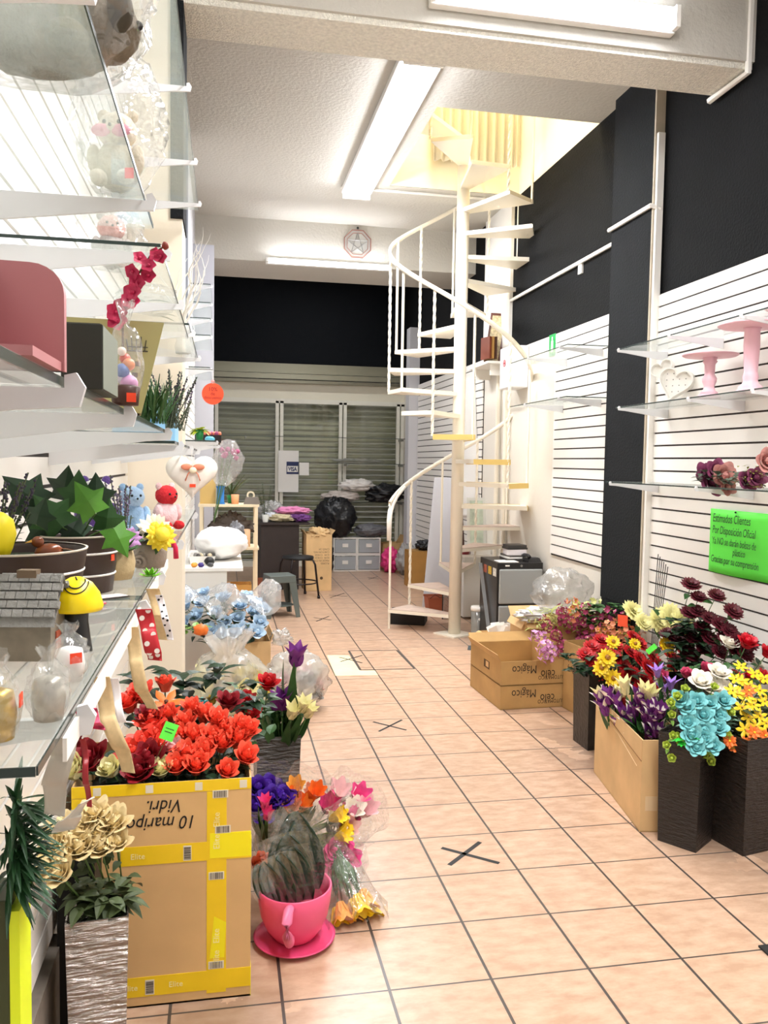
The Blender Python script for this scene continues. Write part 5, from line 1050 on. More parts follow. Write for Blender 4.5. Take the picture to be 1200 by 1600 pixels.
tag(MB().lathe([(.03, 0), (.034, .08), (.03, .08), (.028, .01)], 18).build('pencil_cup', mat('cup_orange', 'e8a070', .5), None, True), 'small orange cup on the shelf unit beside the dispenser', 'cup').location = (.09, 7.05, 1.1305)
tag(MB().ab((0, 0, 0), (.13, .05, .36)).build('box_file', mat('file_tan', 'cfae6a', .6)), 'tan upright box file beside the heart cushion', 'file').location = (-.20, 7.05, 1.1305)
t = thing('potted_palm', 'spiky green artificial palm on the shelf unit', 'plant', (.06, 7.16, 1.1305)); g_ = MB()
for k in range(24): a = rnd.uniform(0, 6.28); s = rnd.uniform(.1, .8); g_.leaf((0, 0, .05), (math.cos(a)*s, math.sin(a)*s, 1), rnd.uniform(.15, .32), .016, .3)
g_.build('fronds', LEAFO, t); MB().lathe([(.03, 0), (.04, .07), (.001, .065)], 16).build('pot', mat('pot_green', '0f7a3a', .4), t, True)
t = thing('cut_greenery', 'tall sprays of greenery standing on the left end of the dark desk', 'plant', (.47, 9.62, .786)); g_ = MB()
for k in range(9):
    d = Vector((rnd.uniform(-.25, .35), rnd.uniform(-.2, .2), 1)); sprig(g_, (0, 0, 0), d, rnd.uniform(.4, .6), 14, .014, .1)
g_.build('sprigs', LEAFO, t); MB().lathe([(.03, 0), (.04, .09), (.035, .09), (.026, .01)], 16, caps=False).build('container', mat('pale_grey', 'd8d8d0', .5), t, True)
t = thing('wrapped_bouquet', 'purple flowers in clear plastic standing before the shutters', 'bouquet', (-.02, 6.6, 1.30), rot=(0, .2, 0)); 
for k in range(12): MB().ball((rnd.uniform(-.07, .07), rnd.uniform(-.04, .04), .27+rnd.uniform(-.04, .04)), .02, 8, 6, .4, k).build('bloom', mat('mauve', 'b0507a', .6), t, True)
b = bag_mb(.12, .08, .36, 0, .012, 5, 24, 12); b.build('wrapper', film('bouquet_film', 'd8d8d8', .25, .1, .6, .9, 25), t, True); g_ = MB(); 
for k in range(8): g_.tube([(0, 0, -.30), (rnd.uniform(-.06, .06), 0, .27)], .002, 4)
g_.build('stems', STEM, t)
# work table
t = thing('work_table', 'white work table cluttered beside the left wall', 'table', (-.27, 5.72, 0)); MB().ab((0, 0, .735), (.40, 1.15, .76)).build('tabletop', WHITE, t, bevel=.003); MB().ab((.01, .02, 0), (.29, .04, .735)).build('front_panel', WHITE, t); MB().ab((.26, .05, 0), (.29, 1.1, .735)).build('side_panel', WHITE, t)
lump('white_sack', 'big white stuffed sack on the work table', 'sack', (-.02, 6.25, .7605), (.19, .22, .12), mat('white_sack', 'f4f3f2', .5, bump=.3, bscale=15), 50, .07)
lump('grey_pouch', 'grey bag beside the white sack on the work table', 'plastic bag', (.09, 6.62, .7605), (.07, .12, .12), GB2, 51, .2)
t = thing('white_tray', 'white plastic tray of small items on the work table', 'tray', (-.23, 5.90, .7605)); b = MB(); frust(b, .16, .24, .18, .26, .06, .004); b.build('tray', WHITE, t).location = (.08, .12, 0)
for i in range(6): MB().ball((.03+.02*i, .06+rnd.uniform(0, .1), .05), .018, 8, 6, .3, i).build('item', mat('knick%d' % (i % 3), ('9a9690', '4a4642', 'd8c8a8')[i % 3], .5), t, True)
tag(MB().ball((0, 0, .03), (.035, .03, .03), 12, 8, .2, 3).build('dark_purse', BLK, None, True), 'small black pouch with pale blue flap on the work table', 'pouch').location = (-.10, 5.85, .7605)
for i, (x, c, lb) in enumerate(((-.20, 'e8a03c', 'small orange flower lying on the table front edge'), (-.155, '3a2a7c', 'small violet flower lying on the table front edge'), (-.09, '4a4a4c', 'small grey bead cluster on the table front edge'))): o = tag(MB().ball((0, 0, .016), (.022, .018, .016), 10, 6, .5, i, 6).build('craft_flower', mat('craft%d' % i, c, .6), None, True), lb, 'craft flower', 'craft bits on the work table'); o.location = (x, 5.76, .7605)
carton('orange_carton', 'open tan carton in the shelf unit behind the work table', 'cardboard box', (.02, 6.98, .3505), 0, .21, .2, .10, mat('carton_orange', 'cf9a50', .7))
tag(MB().ab((0, 0, 0), (.10, .012, .30)).build('wood_board', mat('red_wood', '7c4228', .6)), 'reddish brown wood board behind the grey stool', 'board').location = (.34, 8.45, 0)
# octagonal mirror ornament
t = thing('star_ornament', 'octagonal glass ornament with star hung on the far beam', 'ornament', (1.31, 8.348, 3.695)); oc = [(math.cos(PI/8+k*PI/4), math.sin(PI/8+k*PI/4)) for k in range(8)]
for r0, r1 in ((.150, .140), (.118, .112)): MB().add([(x*r0, 0, z*r0) for x, z in oc]+[(x*r1, 0, z*r1) for x, z in oc]+[(x*r0, -.008, z*r0) for x, z in oc]+[(x*r1, -.008, z*r1) for x, z in oc], [[8+i, 8+(i+1) % 8, 24+(i+1) % 8, 24+i] for i in range(8)]+[[i, (i+1) % 8, 16+(i+1) % 8, 16+i] for i in range(8)]+[[16+i, 16+(i+1) % 8, 24+(i+1) % 8, 24+i] for i in range(8)]).build('rim', mat('rose_metal', 'a87c74', .3, .6), t)
MB().add([(x*.14, -.001, z*.14) for x, z in oc], [list(range(8))]).build('glass_disc', mat('ornament_glass', 'c9c9c6', .15, .3), t)
st = [Vector((math.sin(k*2*PI*2/5)*.11, -.006, math.cos(k*2*PI*2/5)*.11)) for k in range(6)]; MB().tube(st, .004, 5).build('star', METAL, t)
MB().ball((0, -.006, .158), .012, 8, 6).build('hook', BLK, t)
# ================================================================ flowers
CORAL = mat('petal_coral', 'ff6347', .5, var=.16, vscale=35, sub=0); CORAL2 = mat('petal_coral_deep', 'f04c38', .5, var=.16, vscale=35); REDP = mat('petal_red', 'c0141c', .5, var=.25, vscale=35); DRED = mat('petal_dark_red', '8c0c1c', .55, var=.25, vscale=35)
CREAMP = mat('petal_cream', 'f6efb8', .5, var=.08, vscale=35); ROSEW = mat('petal_blush', 'f3c6c8', .5, var=.15, vscale=35); PURP = mat('petal_purple', '7a2c86', .5, var=.25, vscale=35); YELP = mat('petal_yellow', 'fcd21c', .5, var=.15, vscale=30)
ANT = mat('petal_antique', 'ecd7a4', .55, var=.2, vscale=40); ORG = mat('petal_orange', 'ff7a2a', .5, var=.2, vscale=30); TEAL = mat('petal_turquoise', '7cc8cc', .5, var=.25, vscale=50); WHT = mat('petal_white', 'fbf4e6', .5); LIME = mat('bud_lime', 'c4d65c', .5, var=.2, vscale=60)
LILAC = mat('petal_lilac', 'b48ae0', .5, var=.2, vscale=40); BURG = mat('petal_burgundy', '5c1022', .55, var=.3, vscale=50); PINKP = mat('petal_pink', 'f4559a', .5, var=.25, vscale=30); MPINK = mat('petal_magenta_pink', 'b84a78', .5, var=.3, vscale=50); PEACH = mat('petal_peach', 'f2a07a', .5, var=.25, vscale=50); VIO = mat('petal_violet', '4a1c9c', .5, var=.3, vscale=40)
def spread(mk, pts, Yf, base, stem, label, cat, group, face=.45, scf=None, labels=None):
    """mk() builds the flower once; every further one is a copy with its parts"""
    proto = mk(label, cat, group); out = []
    if labels is None and len(pts) > 5:
        xs_ = sorted(range(len(pts)), key=lambda i: pts[i][0]); ys_ = sorted(range(len(pts)), key=lambda i: pts[i][1]); labels = [None]*len(pts)
        for i, w_ in ((xs_[1], 'second from left'), (xs_[-2], 'second from right'), (ys_[0], 'topmost'), (ys_[-1], 'lowest'), (xs_[0], 'leftmost'), (xs_[-1], 'rightmost')): labels[i] = '%s, %s of its group' % (label, w_) if w_[0] != 's' else '%s, %s' % (label, w_)
    for i, p in enumerate(pts):
        Y = Yf(p) if callable(Yf) else Yf; P = W(p[0], p[1], Y=Y); d = (P-Vector(base)).normalized()*.8+Vector((-.12, -face, .35)); sc = (scf or 1.0)*rnd.uniform(.92, 1.08)*(p[2] if len(p) > 2 else 1)
        v = d.normalized(); loc = P-v*stem*sc; e = orient(v, rnd.uniform(0, 6)); lb = labels[i] if labels and i < len(labels) else None
        if i == 0: proto.location = loc; proto.rotation_euler = e; proto.scale = (sc, sc, sc); o = proto; (lb and o.__setitem__('label', lb))
        else: o = dup(proto, loc, e, lb or label, None, sc)
        out.append(o)
    return out
def foliage(label, name, c, r, n, L, Wd, m, seed=0, up=.4, cat='foliage'):
    q = random.Random(seed); b = MB()
    for k in range(n):
        p = Vector((q.uniform(-1, 1)*r[0], q.uniform(-1, 1)*r[1], q.uniform(-1, 1)*r[2])); a = q.uniform(0, 6.28); b.leaf(p, (math.cos(a), math.sin(a), up+q.uniform(-.4, .4)), L*q.uniform(.7, 1.2), Wd*q.uniform(.7, 1.2), .35, (0, 0, 1), .3)
    o = tag(b.build(name, m), label, cat, kind='stuff'); o.location = c; return o
# ---- coral roses in the taped carton
Yc = lambda p: 2.31+(1210-p[1])/120*.26
bc = (-.16, 2.43, .30)
foliage('dark green leaves filling the taped carton between the coral roses', 'rose_foliage', (-.16, 2.44, .60), (.20, .13, .05), 150, .055, .032, LEAFD, 2)
tag(MB().ab((-.385, 2.262, .50), (.068, 2.60, .52)).build('packing_board', mat('foam_dark', '1c2218', .9)), 'dark packing board under the coral roses', 'packing')
cor = [(318, 1128), (300, 1118), (290, 1140), (345, 1148), (330, 1162), (355, 1158), (302, 1162), (318, 1180), (368, 1165), (384, 1152), (276, 1206), (306, 1206), (292, 1188), (312, 1192), (380, 1192), (352, 1212), (338, 1138), (282, 1158), (265, 1128), (372, 1148), (345, 1172)]
spread(lambda l, c, g: rose('coral_rose', l, c, .0235, .060, CORAL, .12, 3, 1, group=g), cor, Yc, bc, .12, 'coral artificial rose packed in the taped carton', 'artificial rose', 'coral roses in the taped carton')
cor2 = [(205, 1110), (246, 1160), (228, 1172), (240, 1140), (212, 1185), (255, 1175), (222, 1095)]
spread(lambda l, c, g: rose('coral_rose', l, c, .028, .055, CORAL2, .12, 11, 1, group=g, open_=.45), cor2, Yc, bc, .12, 'open orange-coral artificial rose in the left half of the taped carton', 'artificial rose', 'open coral roses in the taped carton')
t = rose('coral_rose', 'single tall coral rose rising above the taped carton', 'artificial rose', .024, .052, CORAL, .30, 5, 2, tuple(W(258, 1080, Y=2.62)-Vector((0, 0, .30))))
spread(lambda l, c, g: rose('red_rose', l, c, .029, .060, DRED, .12, 7, 1, group=g, open_=.4), [(150, 1196, 1.15), (234, 1196, 1.2), (236, 1128), (355, 1108), (120, 1168), (222, 1214)], Yc, bc, .12, 'dark red rose', 'artificial rose', 'dark red roses in the taped carton', labels=['big dark red rose at the left end of the taped carton', 'big dark red rose in the middle of the taped carton', 'dark red rose left of the lime price card', 'dark red rose at the back right of the taped carton', 'dark red rose farthest left, behind the ribbons', 'small dark red rose at the front rim of the taped carton'])
spread(lambda l, c, g: rose('cream_rose', l, c, .026, .048, CREAMP, .12, 9, 1, group=g), [(253, 1208), (176, 1208), (119, 1210, 1.3)], Yc, bc, .12, 'cream rose', 'artificial rose', 'cream roses in the taped carton', labels=['cream rose at the front rim below the lime card', 'small cream rose between two dark red roses', 'cream rose at the left corner of the taped carton'])
spread(lambda l, c, g: rose('blush_rose', l, c, .028, .052, ROSEW, .12, 13, 1), [(270, 1180)], Yc, bc, .12, 'pale pink and white rose in the taped carton', 'artificial rose', None)
t = daisy('orange_lily', 'orange lily behind the coral roses', 'artificial flower', .055, ORG, mat('lily_eye', '5a2a10', .6), .10, 1, 6, cup=.2, cen=.12); t.location = W(258, 1100, Y=2.56)-Vector((0, -.02, .07)); t.rotation_euler = orient((.05, -.5, .8))
t = thing('price_card', 'lime green price card stuck among the coral roses', 'price card', W(264, 1143, Y=2.30), rot=(R_(80), .42, .1)); MB().ab((-.019, -.024, 0), (.019, .024, .0008)).build('card', mat('neon_green', '62f04a', .6), t); MB().ab((-.012, .006, .0009), (.012, .008, .0012)).ab((-.012, -.003, .0009), (.010, -.001, .0012)).build('writing', mat('notice_ink', '1c3a24', .7), t); MB().tube([(0, -.02, -.001), (0, -.12, -.03)], .001, 4).build('pick', STEM, t)
spread(lambda l, c, g: rose('red_rose', l, c, .028, .048, REDP, .16, 17, 2, group=g, open_=.4), [(418, 1075), (383, 1100), (389, 1126, 1.1)], lambda p: 2.85, (.05, 2.85, .35), .16, 'bright red rose', 'artificial rose', 'bright red roses behind the taped carton', labels=['bright red rose highest beside the purple tulip', 'bright red rose behind the right corner of the taped carton', 'bright red rose touching the coral roses on the right'])
t = rose('rose_bud', 'yellow red rosebud behind the coral roses', 'artificial rose', .015, .03, mat('bud_gold', 'b89a3c', .5, var=.4), .2, 3, 1, tuple(W(332, 1100, Y=2.7)-Vector((0, 0, .2))))
t = thing('turquoise_filler', 'turquoise glittering berry sprig behind the coral roses', 'artificial flower', W(310, 1130, Y=2.85)-Vector((0, 0, .15))); b = MB()
for k in range(60): b.ball((rnd.uniform(-.045, .05), rnd.uniform(-.02, .02), .19+rnd.uniform(-.03, .04)), .007, 6, 4)
b.build('berries', mat('berry_teal', '4cb8c0', .3, var=.3, vscale=80), t, True); MB().tube([(0, 0, 0), (0, 0, .2)], .003, 5).build('stem', STEM, t)
foliage('dark green rose leaves behind the taped carton', 'rear_foliage', (-.10, 2.72, .72), (.22, .06, .10), 90, .075, .05, LEAFD, 5)
foliage('rounded green leaves around the bright red roses', 'red_rose_foliage', (.10, 2.86, .62), (.07, .03, .10), 26, .06, .04, LEAFG, 6)
# ---- tulips behind
tb = (.20, 3.15, .40)
spread(lambda l, c, g: tulip('purple_tulip', l, c, .034, .075, PURP, .30, 3, group=g, flare=.3), [(462, 1040, 1.15), (441, 1108, 1.1), (432, 1108)], 3.1, tb, .30, 'purple tulip', 'artificial tulip', 'purple tulips in the grey wrapped vase', face=.05, labels=['tall purple tulip standing above all others on the left', 'purple tulip in the grey wrapped vase, lower one', 'half hidden purple tulip beside the bright red roses'])
spread(lambda l, c, g: tulip('cream_tulip', l, c, .028, .07, CREAMP, .20, 6, group=g, flare=.25), [(455, 1122), (470, 1112), (479, 1120), (404, 1118)], 3.05, tb, .20, 'cream tulip', 'artificial tulip', 'cream tulips in the grey wrapped vase', face=.05, labels=['left cream tulip in the grey wrapped vase', 'middle cream tulip in the grey wrapped vase', 'rightmost cream tulip in the grey wrapped vase', 'cream tulip half hidden behind the bright red roses'])
foliage('upright green tulip leaves in the grey wrapped vase', 'tulip_foliage', (.21, 3.18, .46), (.06, .06, .02), 60, .11, .03, LEAFG, 8, 2.2)
# ---- antique cream roses in the silver vase
ab_ = (-.28, 2.02, .32)
spread(lambda l, c, g: rose('antique_rose', l, c, .0215, .048, ANT, .11, 21, 1, group=g, lm=LEAFO, open_=.45), [(72, 1318), (90, 1330, 1.15), (82, 1360, 1.1), (98, 1372), (112, 1300), (130, 1336, 1.15), (128, 1312), (150, 1283, 1.1), (158, 1310), (166, 1290), (180, 1298, 1.1), (140, 1296), (185, 1325), (118, 1325), (145, 1325), (98, 1345), (160, 1333), (68, 1335)], lambda p: 1.93+(1370-p[1])*.0012, ab_, .11, 'antique cream rose in the stretch-wrapped vase at the bottom left', 'artificial rose', 'antique cream roses in the wrapped vase')
foliage('dusty green leaves under the antique cream roses', 'antique_foliage', (-.28, 2.0, .45), (.06, .05, .03), 80, .055, .030, LEAFO, 9, .2)
# ---- neon vase and dark spiky plant
t = thing('neon_vase', 'tall dark vase with neon yellow edge at the bottom left corner', 'vase', (-.414, 1.50, 0)); MB().ab((0, 0, 0), (.045, .09, .72)).build('body', mat('olive_dark', '39401c', .5), t, bevel=.003); MB().ab((.045, .0, 0), (.062, .085, .70)).build('neon_strip', mat('neon_yellow', 'e6fa1e', .5), t)
t = thing('spiky_plant', 'dark green needle-leaved artificial plant at the left edge', 'plant', (-.375, 1.53, .721)); b = MB()
for k in range(150):
    f = rnd.random(); d = Vector((rnd.uniform(-.1, 1.0), rnd.uniform(-1, .6), rnd.uniform(-.5, .9))).normalized(); b.leaf((.02*f, -.03*f, .01+.17*f), d, .095, .010, .2)
b.build('needles', mat('needle_green', '1f4a24', .5, var=.3, vscale=20), t); MB().tube([(0, 0, 0), (.02, -.03, .18)], .006, 6).build('stem', STEM, t)
# ---- pink cup planter, saucer, wrapped leaves
PKC = mat('cup_pink', 'ee5f8a', .4)
tag(MB().lathe([(.001, .002), (.085, .002), (.125, .016), (.128, .020), (.118, .018), (.08, .008), (.001, .007)], 44, caps=False).build('saucer', mat('saucer_pink', 'dd4a7a', .4), None, True), 'round pink saucer under the giant pink cup', 'saucer').location = (.222, 2.50, 0)
t = thing('cup_planter', 'giant pink teacup planter standing on its saucer', 'planter', (.222, 2.51, .0085)); 
MB().lathe([(.001, .001), (.060, .001), (.066, .006), (.088, .035), (.105, .075), (.113, .12), (.117, .165), (.114, .168), (.109, .165), (.105, .12), (.096, .075), (.06, .02), (.001, .015)], 44, caps=False).build('cup', PKC, t, True)
MB().tube([(-.022, -.108, .150), (-.030, -.135, .155), (-.036, -.155, .13), (-.034, -.155, .09), (-.026, -.130, .055), (-.018, -.088, .045)], [.014, .015, .016, .016, .015, .013], 12).build('handle', mat('handle_pink', 'f27aa2', .4), t, True)
SLV = film('leaf_sleeve', 'dfe6dc', .10, .12, .6, .9, 30)
for i, (x, y, a, tl, h, w) in enumerate([(-.065, -.05, .15, -.75, .12, .07), (-.045, -.055, .25, -.62, .13, .075), (-.02, -.06, .3, -.55, .14, .08), (.0, -.05, .35, -.45, .15, .09), (.03, -.045, .45, -.38, .16, .09), (.015, -.01, .4, -.30, .19, .12), (.045, .015, .5, -.2, .22, .13), (.02, .045, .35, -.1, .24, .14), (-.01, .0, .3, -.4, .17, .10)]):
    t = thing('wrapped_leaf', ('shortest sleeved dark leaf at the left front of the pink cup', 'second sleeved dark leaf from the left front in the pink cup', 'third sleeved dark leaf from the left front in the pink cup', 'sleeved dark leaf in the middle front of the pink cup', 'sleeved dark leaf at the right front of the pink cup', 'medium sleeved dark leaf in the centre of the pink cup', 'wide sleeved dark leaf at the right of the pink cup', 'tallest sleeved dark leaf at the back of the pink cup', 'slim sleeved dark leaf between the front and tall back leaves')[i], 'artificial leaf', (.222+x, 2.51+y, .14), rot=(R_(4)+.1*(i % 2), tl*.75, -.35+a*.5), group='sleeved leaves in the pink cup')
    b = MB().grid(lambda u, v: ((u-.5)*w*math.sin(PI*(.12+v*.84))**.6, .010*math.cos((u-.5)*3)*(1+v)+.03*v*v, v*h), 8, 8); solidify(b.build('leaf', mat('leaf_deep', '1c3422', .45, var=.3, vscale=25), t, True), .002)
    b = MB().grid(lambda u, v: ((u-.5)*w*1.2, .010*math.cos((u-.5)*3)*(1+v)+.03*v*v-.006, v*h*1.12-.01), 8, 8); wrinkle(b, .004, 30, i); b.build('sleeve', SLV, t, True)
# ---- wrapped bouquets on the floor beside the cup
def bouquet(label, base, tip, r, blooms, n, kind='tulip', seed=0, wrap=None, name='wrapped_bouquet', leafm=LEAFG, group='flower bouquets lying in clear wrap by the pink cup', bs=1.0):
    """flowers in a clear cone: base = stem end, tip = bloom end"""
    base = Vector(base); tip = Vector(tip); L = (tip-base).length; t = thing(name, label, 'bouquet', base, rot=orient(tip-base), group=group); q = random.Random(seed)
    for k in range(n):
        a = 2*PI*k/n+q.uniform(-.3, .3); s = r*.62*(1 if k < n*.7 else .25); p = Vector((math.cos(a)*s, math.sin(a)*s, L*q.uniform(.74, .86))); m = blooms[k % len(blooms)]; bm = MB(); h = r*.75*bs
        if kind == 'tulip':
            for j in range(6): an = j*PI/3; o = Vector((math.cos(an), math.sin(an), 0)); bm.petal(p+o*h*.15, o, (o.x*.3+p.x*1.2, o.y*.3+p.y*1.2, 1), h, h*.62, .35, .12, .6, 3, 4)
        else: bm = rose_mb(h*.55, h*.8, k, .4); bm.v = [(x+p.x, y+p.y, z+p.z) for x, y, z in bm.v]
        bm.build('bloom', m, t, True)
    st = MB()
    for k in range(n+4): a = q.uniform(0, 6.28); s = r*.5; st.tube([(0, 0, 0), (math.cos(a)*s, math.sin(a)*s, L*.8)], .003, 4)
    st.build('stems', STEM, t); lf = MB()
    for k in range(14): a = q.uniform(0, 6.28); lf.leaf((math.cos(a)*r*.2, math.sin(a)*r*.2, L*.3), (math.cos(a)*.4, math.sin(a)*.4, 1), L*.42, r*.32, .1, (math.cos(a), math.sin(a), 0))
    lf.build('leaves', leafm, t, True)
    w_ = MB(); N = 28; M_ = 12; vs = []
    for j in range(M_+1):
        v = j/M_; rr = r*(.18+1.0*v**.7)*(1+.12*v*v)
        for k in range(N): a = 2*PI*k/N; zz = v*L*1.08+(.02*math.sin(a*7+seed)*v); w2 = 1+.08*math.sin(a*6+seed+v*3)*v; vs.append((math.cos(a)*rr*w2, math.sin(a)*rr*w2, zz))
    w_.add(vs, [[i*N+k, i*N+(k+1) % N, (i+1)*N+(k+1) % N, (i+1)*N+k] for i in range(M_) for k in range(N)]); wrinkle(w_, r*.07, 14, seed); w_.build('wrapper', wrap or CLEAR, t, True); return t
g3 = lambda px, py, z: W(px, py, z=z)
bouquet('violet blooms in clear wrap just right of the taped carton', (.14, 3.04, .03), W(420, 1235, Y=2.85), .085, [VIO], 9, 'rose', 1)
bouquet('orange and peach tulips in clear wrap behind the pink cup', (.26, 3.08, .03), W(475, 1240, Y=2.85), .08, [ORG, PEACH, mat('petal_amber', 'f6b04c', .5)], 7, 'tulip', 2, bs=1.1)
bouquet('pale pink tulips in clear wrap farthest right of the floor bouquets', (.40, 3.06, .03), W(545, 1262, Y=2.88), .11, [ROSEW, PINKP, WHT], 9, 'tulip', 3)
bouquet('yellow tulips with green leaves lying across behind the pink cup', (.22, 2.92, .10), W(548, 1290, Y=2.78), .075, [YELP], 6, 'tulip', 4, leafm=LEAFL)
bouquet('pink tulips in clear wrap right behind the pink cup', (.34, 2.88, .02), W(535, 1345, Y=2.72), .07, [PINKP], 7, 'rose', 5)
bouquet('yellow tulips in tied clear bag on the floor right of the pink cup', (.375, 2.78, .20), W(555, 1432, Y=2.58), .085, [YELP, mat('petal_amber', 'f6b04c', .5)], 7, 'tulip', 6, bs=1.15)
bouquet('burnt orange blooms in clear wrap squeezed between carton and cup', (.115, 2.72, .05), W(420, 1350, Y=2.68), .055, [mat('petal_rust', 'c84a1c', .5, var=.3)], 5, 'rose', 7)
spread(lambda l, c, g: tulip('pink_tulip', l, c, .022, .055, PINKP, .16, 4, group=g, m2=None), [(414, 1262), (418, 1280)], 2.62, (.10, 2.66, .05), .16, 'pink tulip', 'artificial tulip', 'loose pink tulips beside the taped carton', labels=['deep pink loose tulip beside the taped carton, upper one', 'pink and white loose tulip beside the taped carton, lower one'])
# ---- plastic bags of flowers farther back on the left
def flowerbag(label, c, r, h, blooms, n, seed, m=MILKY, leafm=LEAFO, neck=1, br=.05, name='flower_bag'):
    t = thing(name, label, 'bag of flowers', c); q = random.Random(seed)
    for k in range(n):
        a = q.uniform(0, 6.28); s = q.uniform(.3, .8); z = h*q.uniform(.15, .62); bm = rose_mb(br, br*1.3, k, .5); M3 = Vector((math.cos(a), math.sin(a), q.uniform(0, .8))).to_track_quat('Z', 'Y').to_matrix()
        bm.v = [tuple(M3@Vector(v)+Vector((math.cos(a)*r[0]*s, math.sin(a)*r[1]*s, z))) for v in bm.v]; bm.build('bloom', blooms[k % len(blooms)], t, True)
    lf = MB()
    for k in range(50): a = q.uniform(0, 6.28); s = q.uniform(.1, .6); lf.leaf((math.cos(a)*r[0]*s, math.sin(a)*r[1]*s, h*q.uniform(.1, .5)), (math.cos(a), math.sin(a), .5), .07, .04)
    lf.build('leaves', leafm, t, True); bag_mb(r[0], r[1], h, neck, .018, seed, 40, 22).build('bag', m, t, True); return t
flowerbag('tied clear plastic bag of yellow flowers behind the taped carton', (.02, 4.35, .001), (.235, .20), .60, [mat('dull_yellow', 'd8c25c', .6), CREAMP, mat('dull_yellow', 'd8c25c', .6)], 16, 4)
flowerbag('round clear bag of white blossoms on the floor behind the purple tulip', (.43, 4.92, .001), (.185, .17), .36, [WHT, ROSEW, mat('grey_bloom', 'b8b4b0', .7)], 14, 6, neck=0, br=.04)
t = carton('blue_flower_carton', 'worn cardboard box supporting the pale blue flowers', 'cardboard box', (-.06, 5.30), R_(2), .36, .34, .33, CARD2, (('r', 70, .05),))
PB = mat('petal_pale_blue', 'c2dcf2', .55, var=.15, vscale=40)
spread(lambda l, c, g: rose('blue_rose', l, c, .04, .05, PB, .12, 31, 1, group=g, open_=.5), [(292, 950), (300, 935), (318, 945), (350, 938), (338, 960), (352, 975), (372, 968), (398, 945), (395, 960), (405, 975), (380, 985), (365, 990), (330, 985), (400, 990), (320, 930), (375, 950), (290, 975), (346, 990), (310, 965), (385, 935), (410, 955)], lambda p: 5.25+(1000-p[1])*.004, (.05, 5.5, .2), .12, 'pale blue artificial rose heaped above the worn cardboard box', 'artificial rose', 'pale blue roses on the worn box')
foliage('dark green leaves among the pale blue roses', 'blue_rose_foliage', (.0, 5.42, .43), (.22, .12, .10), 110, .10, .03, LEAFD, 12)
b = MB().grid(lambda u, v: (-.26+u*.62, 5.25+v*.35+.05*math.sin(u*9), .56+.10*math.sin(v*PI)+.05*math.sin(u*13+v*4)), 26, 14); wrinkle(b, .03, 8, 3); tag(b.build('plastic_sheet', film('wrap_sheet', 'f2f4f6', .30, .15, .5, .9, 18), None, True), 'crumpled clear plastic sheet thrown over the pale blue roses', 'plastic sheet')
t = foliage('orange and green flowers spilling beside the pale blue roses', 'orange_filler', tuple(W(300, 985, Y=4.47)), (.06, .03, .02), 30, .05, .03, LEAFL, 14)
tag(MB().ball((0, 0, 0), (.04, .035, .03), 14, 9, .4, 4, 5).build('orange_bloom', ORG, None, True), 'orange bloom on top of the yellow flower bag', 'artificial flower').location = W(314, 984, Y=4.42)
lump('white_scrap', 'white plastic scrap at the corner of the worn cardboard box', 'plastic bag', (.37, 5.35, .30), (.06, .05, .045), MILKY, 60, .4)

# ================================================================ right-hand flowers
# purple and white tulips in the tan carton
tc_ = (1.83, 3.33, .12)
pt = [(950, 1118), (968, 1108), (990, 1132), (1010, 1128), (1000, 1100), (1018, 1118), (955, 1100), (945, 1105), (978, 1128), (995, 1118), (1002, 1148), (1020, 1132), (1008, 1110), (962, 1128), (985, 1145), (1025, 1150), (970, 1140), (1015, 1158), (990, 1160), (1030, 1120)]
Yt = lambda p: 3.55-(p[0]-935)*.0048+.02*((p[0]*7) % 5)
spread(lambda l, c, g: tulip('purple_tulip', l, c, .034, .085, PURP, .20, 8, group=g, m2=WHT, flare=.14), [(x, y) for x, y in pt], Yt, tc_, .20, 'purple tulip with white petal tips in the tan carton', 'artificial tulip', 'purple tulips in the tan carton', face=.15)
spread(lambda l, c, g: tulip('white_tulip', l, c, .028, .085, CREAMP, .20, 9, group=g, flare=.2), [(942, 1096), (978, 1085), (972, 1095), (1008, 1092), (1016, 1098)], Yt, tc_, .20, 'white tulip', 'artificial tulip', 'white tulips in the tan carton', face=.15, labels=['white tulip at the left end of the tan carton', 'tallest white tulip in the tan carton', 'white tulip above the red one in the tan carton', 'white tulip toward the right of the tan carton', 'white tulip beside the lilac freesia'])
spread(lambda l, c, g: tulip('red_tulip', l, c, .028, .08, REDP, .20, 10), [(974, 1112)], Yt, tc_, .20, 'single red tulip in the tan carton', 'artificial tulip', None, face=.15)
foliage('green tulip leaves in the tan carton', 'carton_foliage', (1.83, 3.3, .33), (.07, .25, .03), 90, .10, .035, LEAFG, 15, 1.8)
spread(lambda l, c, g: tulip('lilac_freesia', l, c, .018, .06, LILAC, .18, 11, group=g, flare=.5), [(1028, 1058), (1048, 1078), (1036, 1085)], 3.25, (1.9, 3.25, .3), .18, 'lilac freesia', 'artificial flower', 'lilac freesias behind the turquoise roses', face=.1, labels=['tallest lilac freesia left of the turquoise roses', 'lilac freesia with open mouth above the dusty sprigs', 'small lilac freesia lowest of the three'])
lavender('dusty brown-violet sprigs between tan carton and turquoise roses', (1.90, 3.10, .30), 16, .28, mat('dusty_violet', '6c5664', .7, var=.3), 17, .45, mat('dusty_olive', '8c8464', .7))
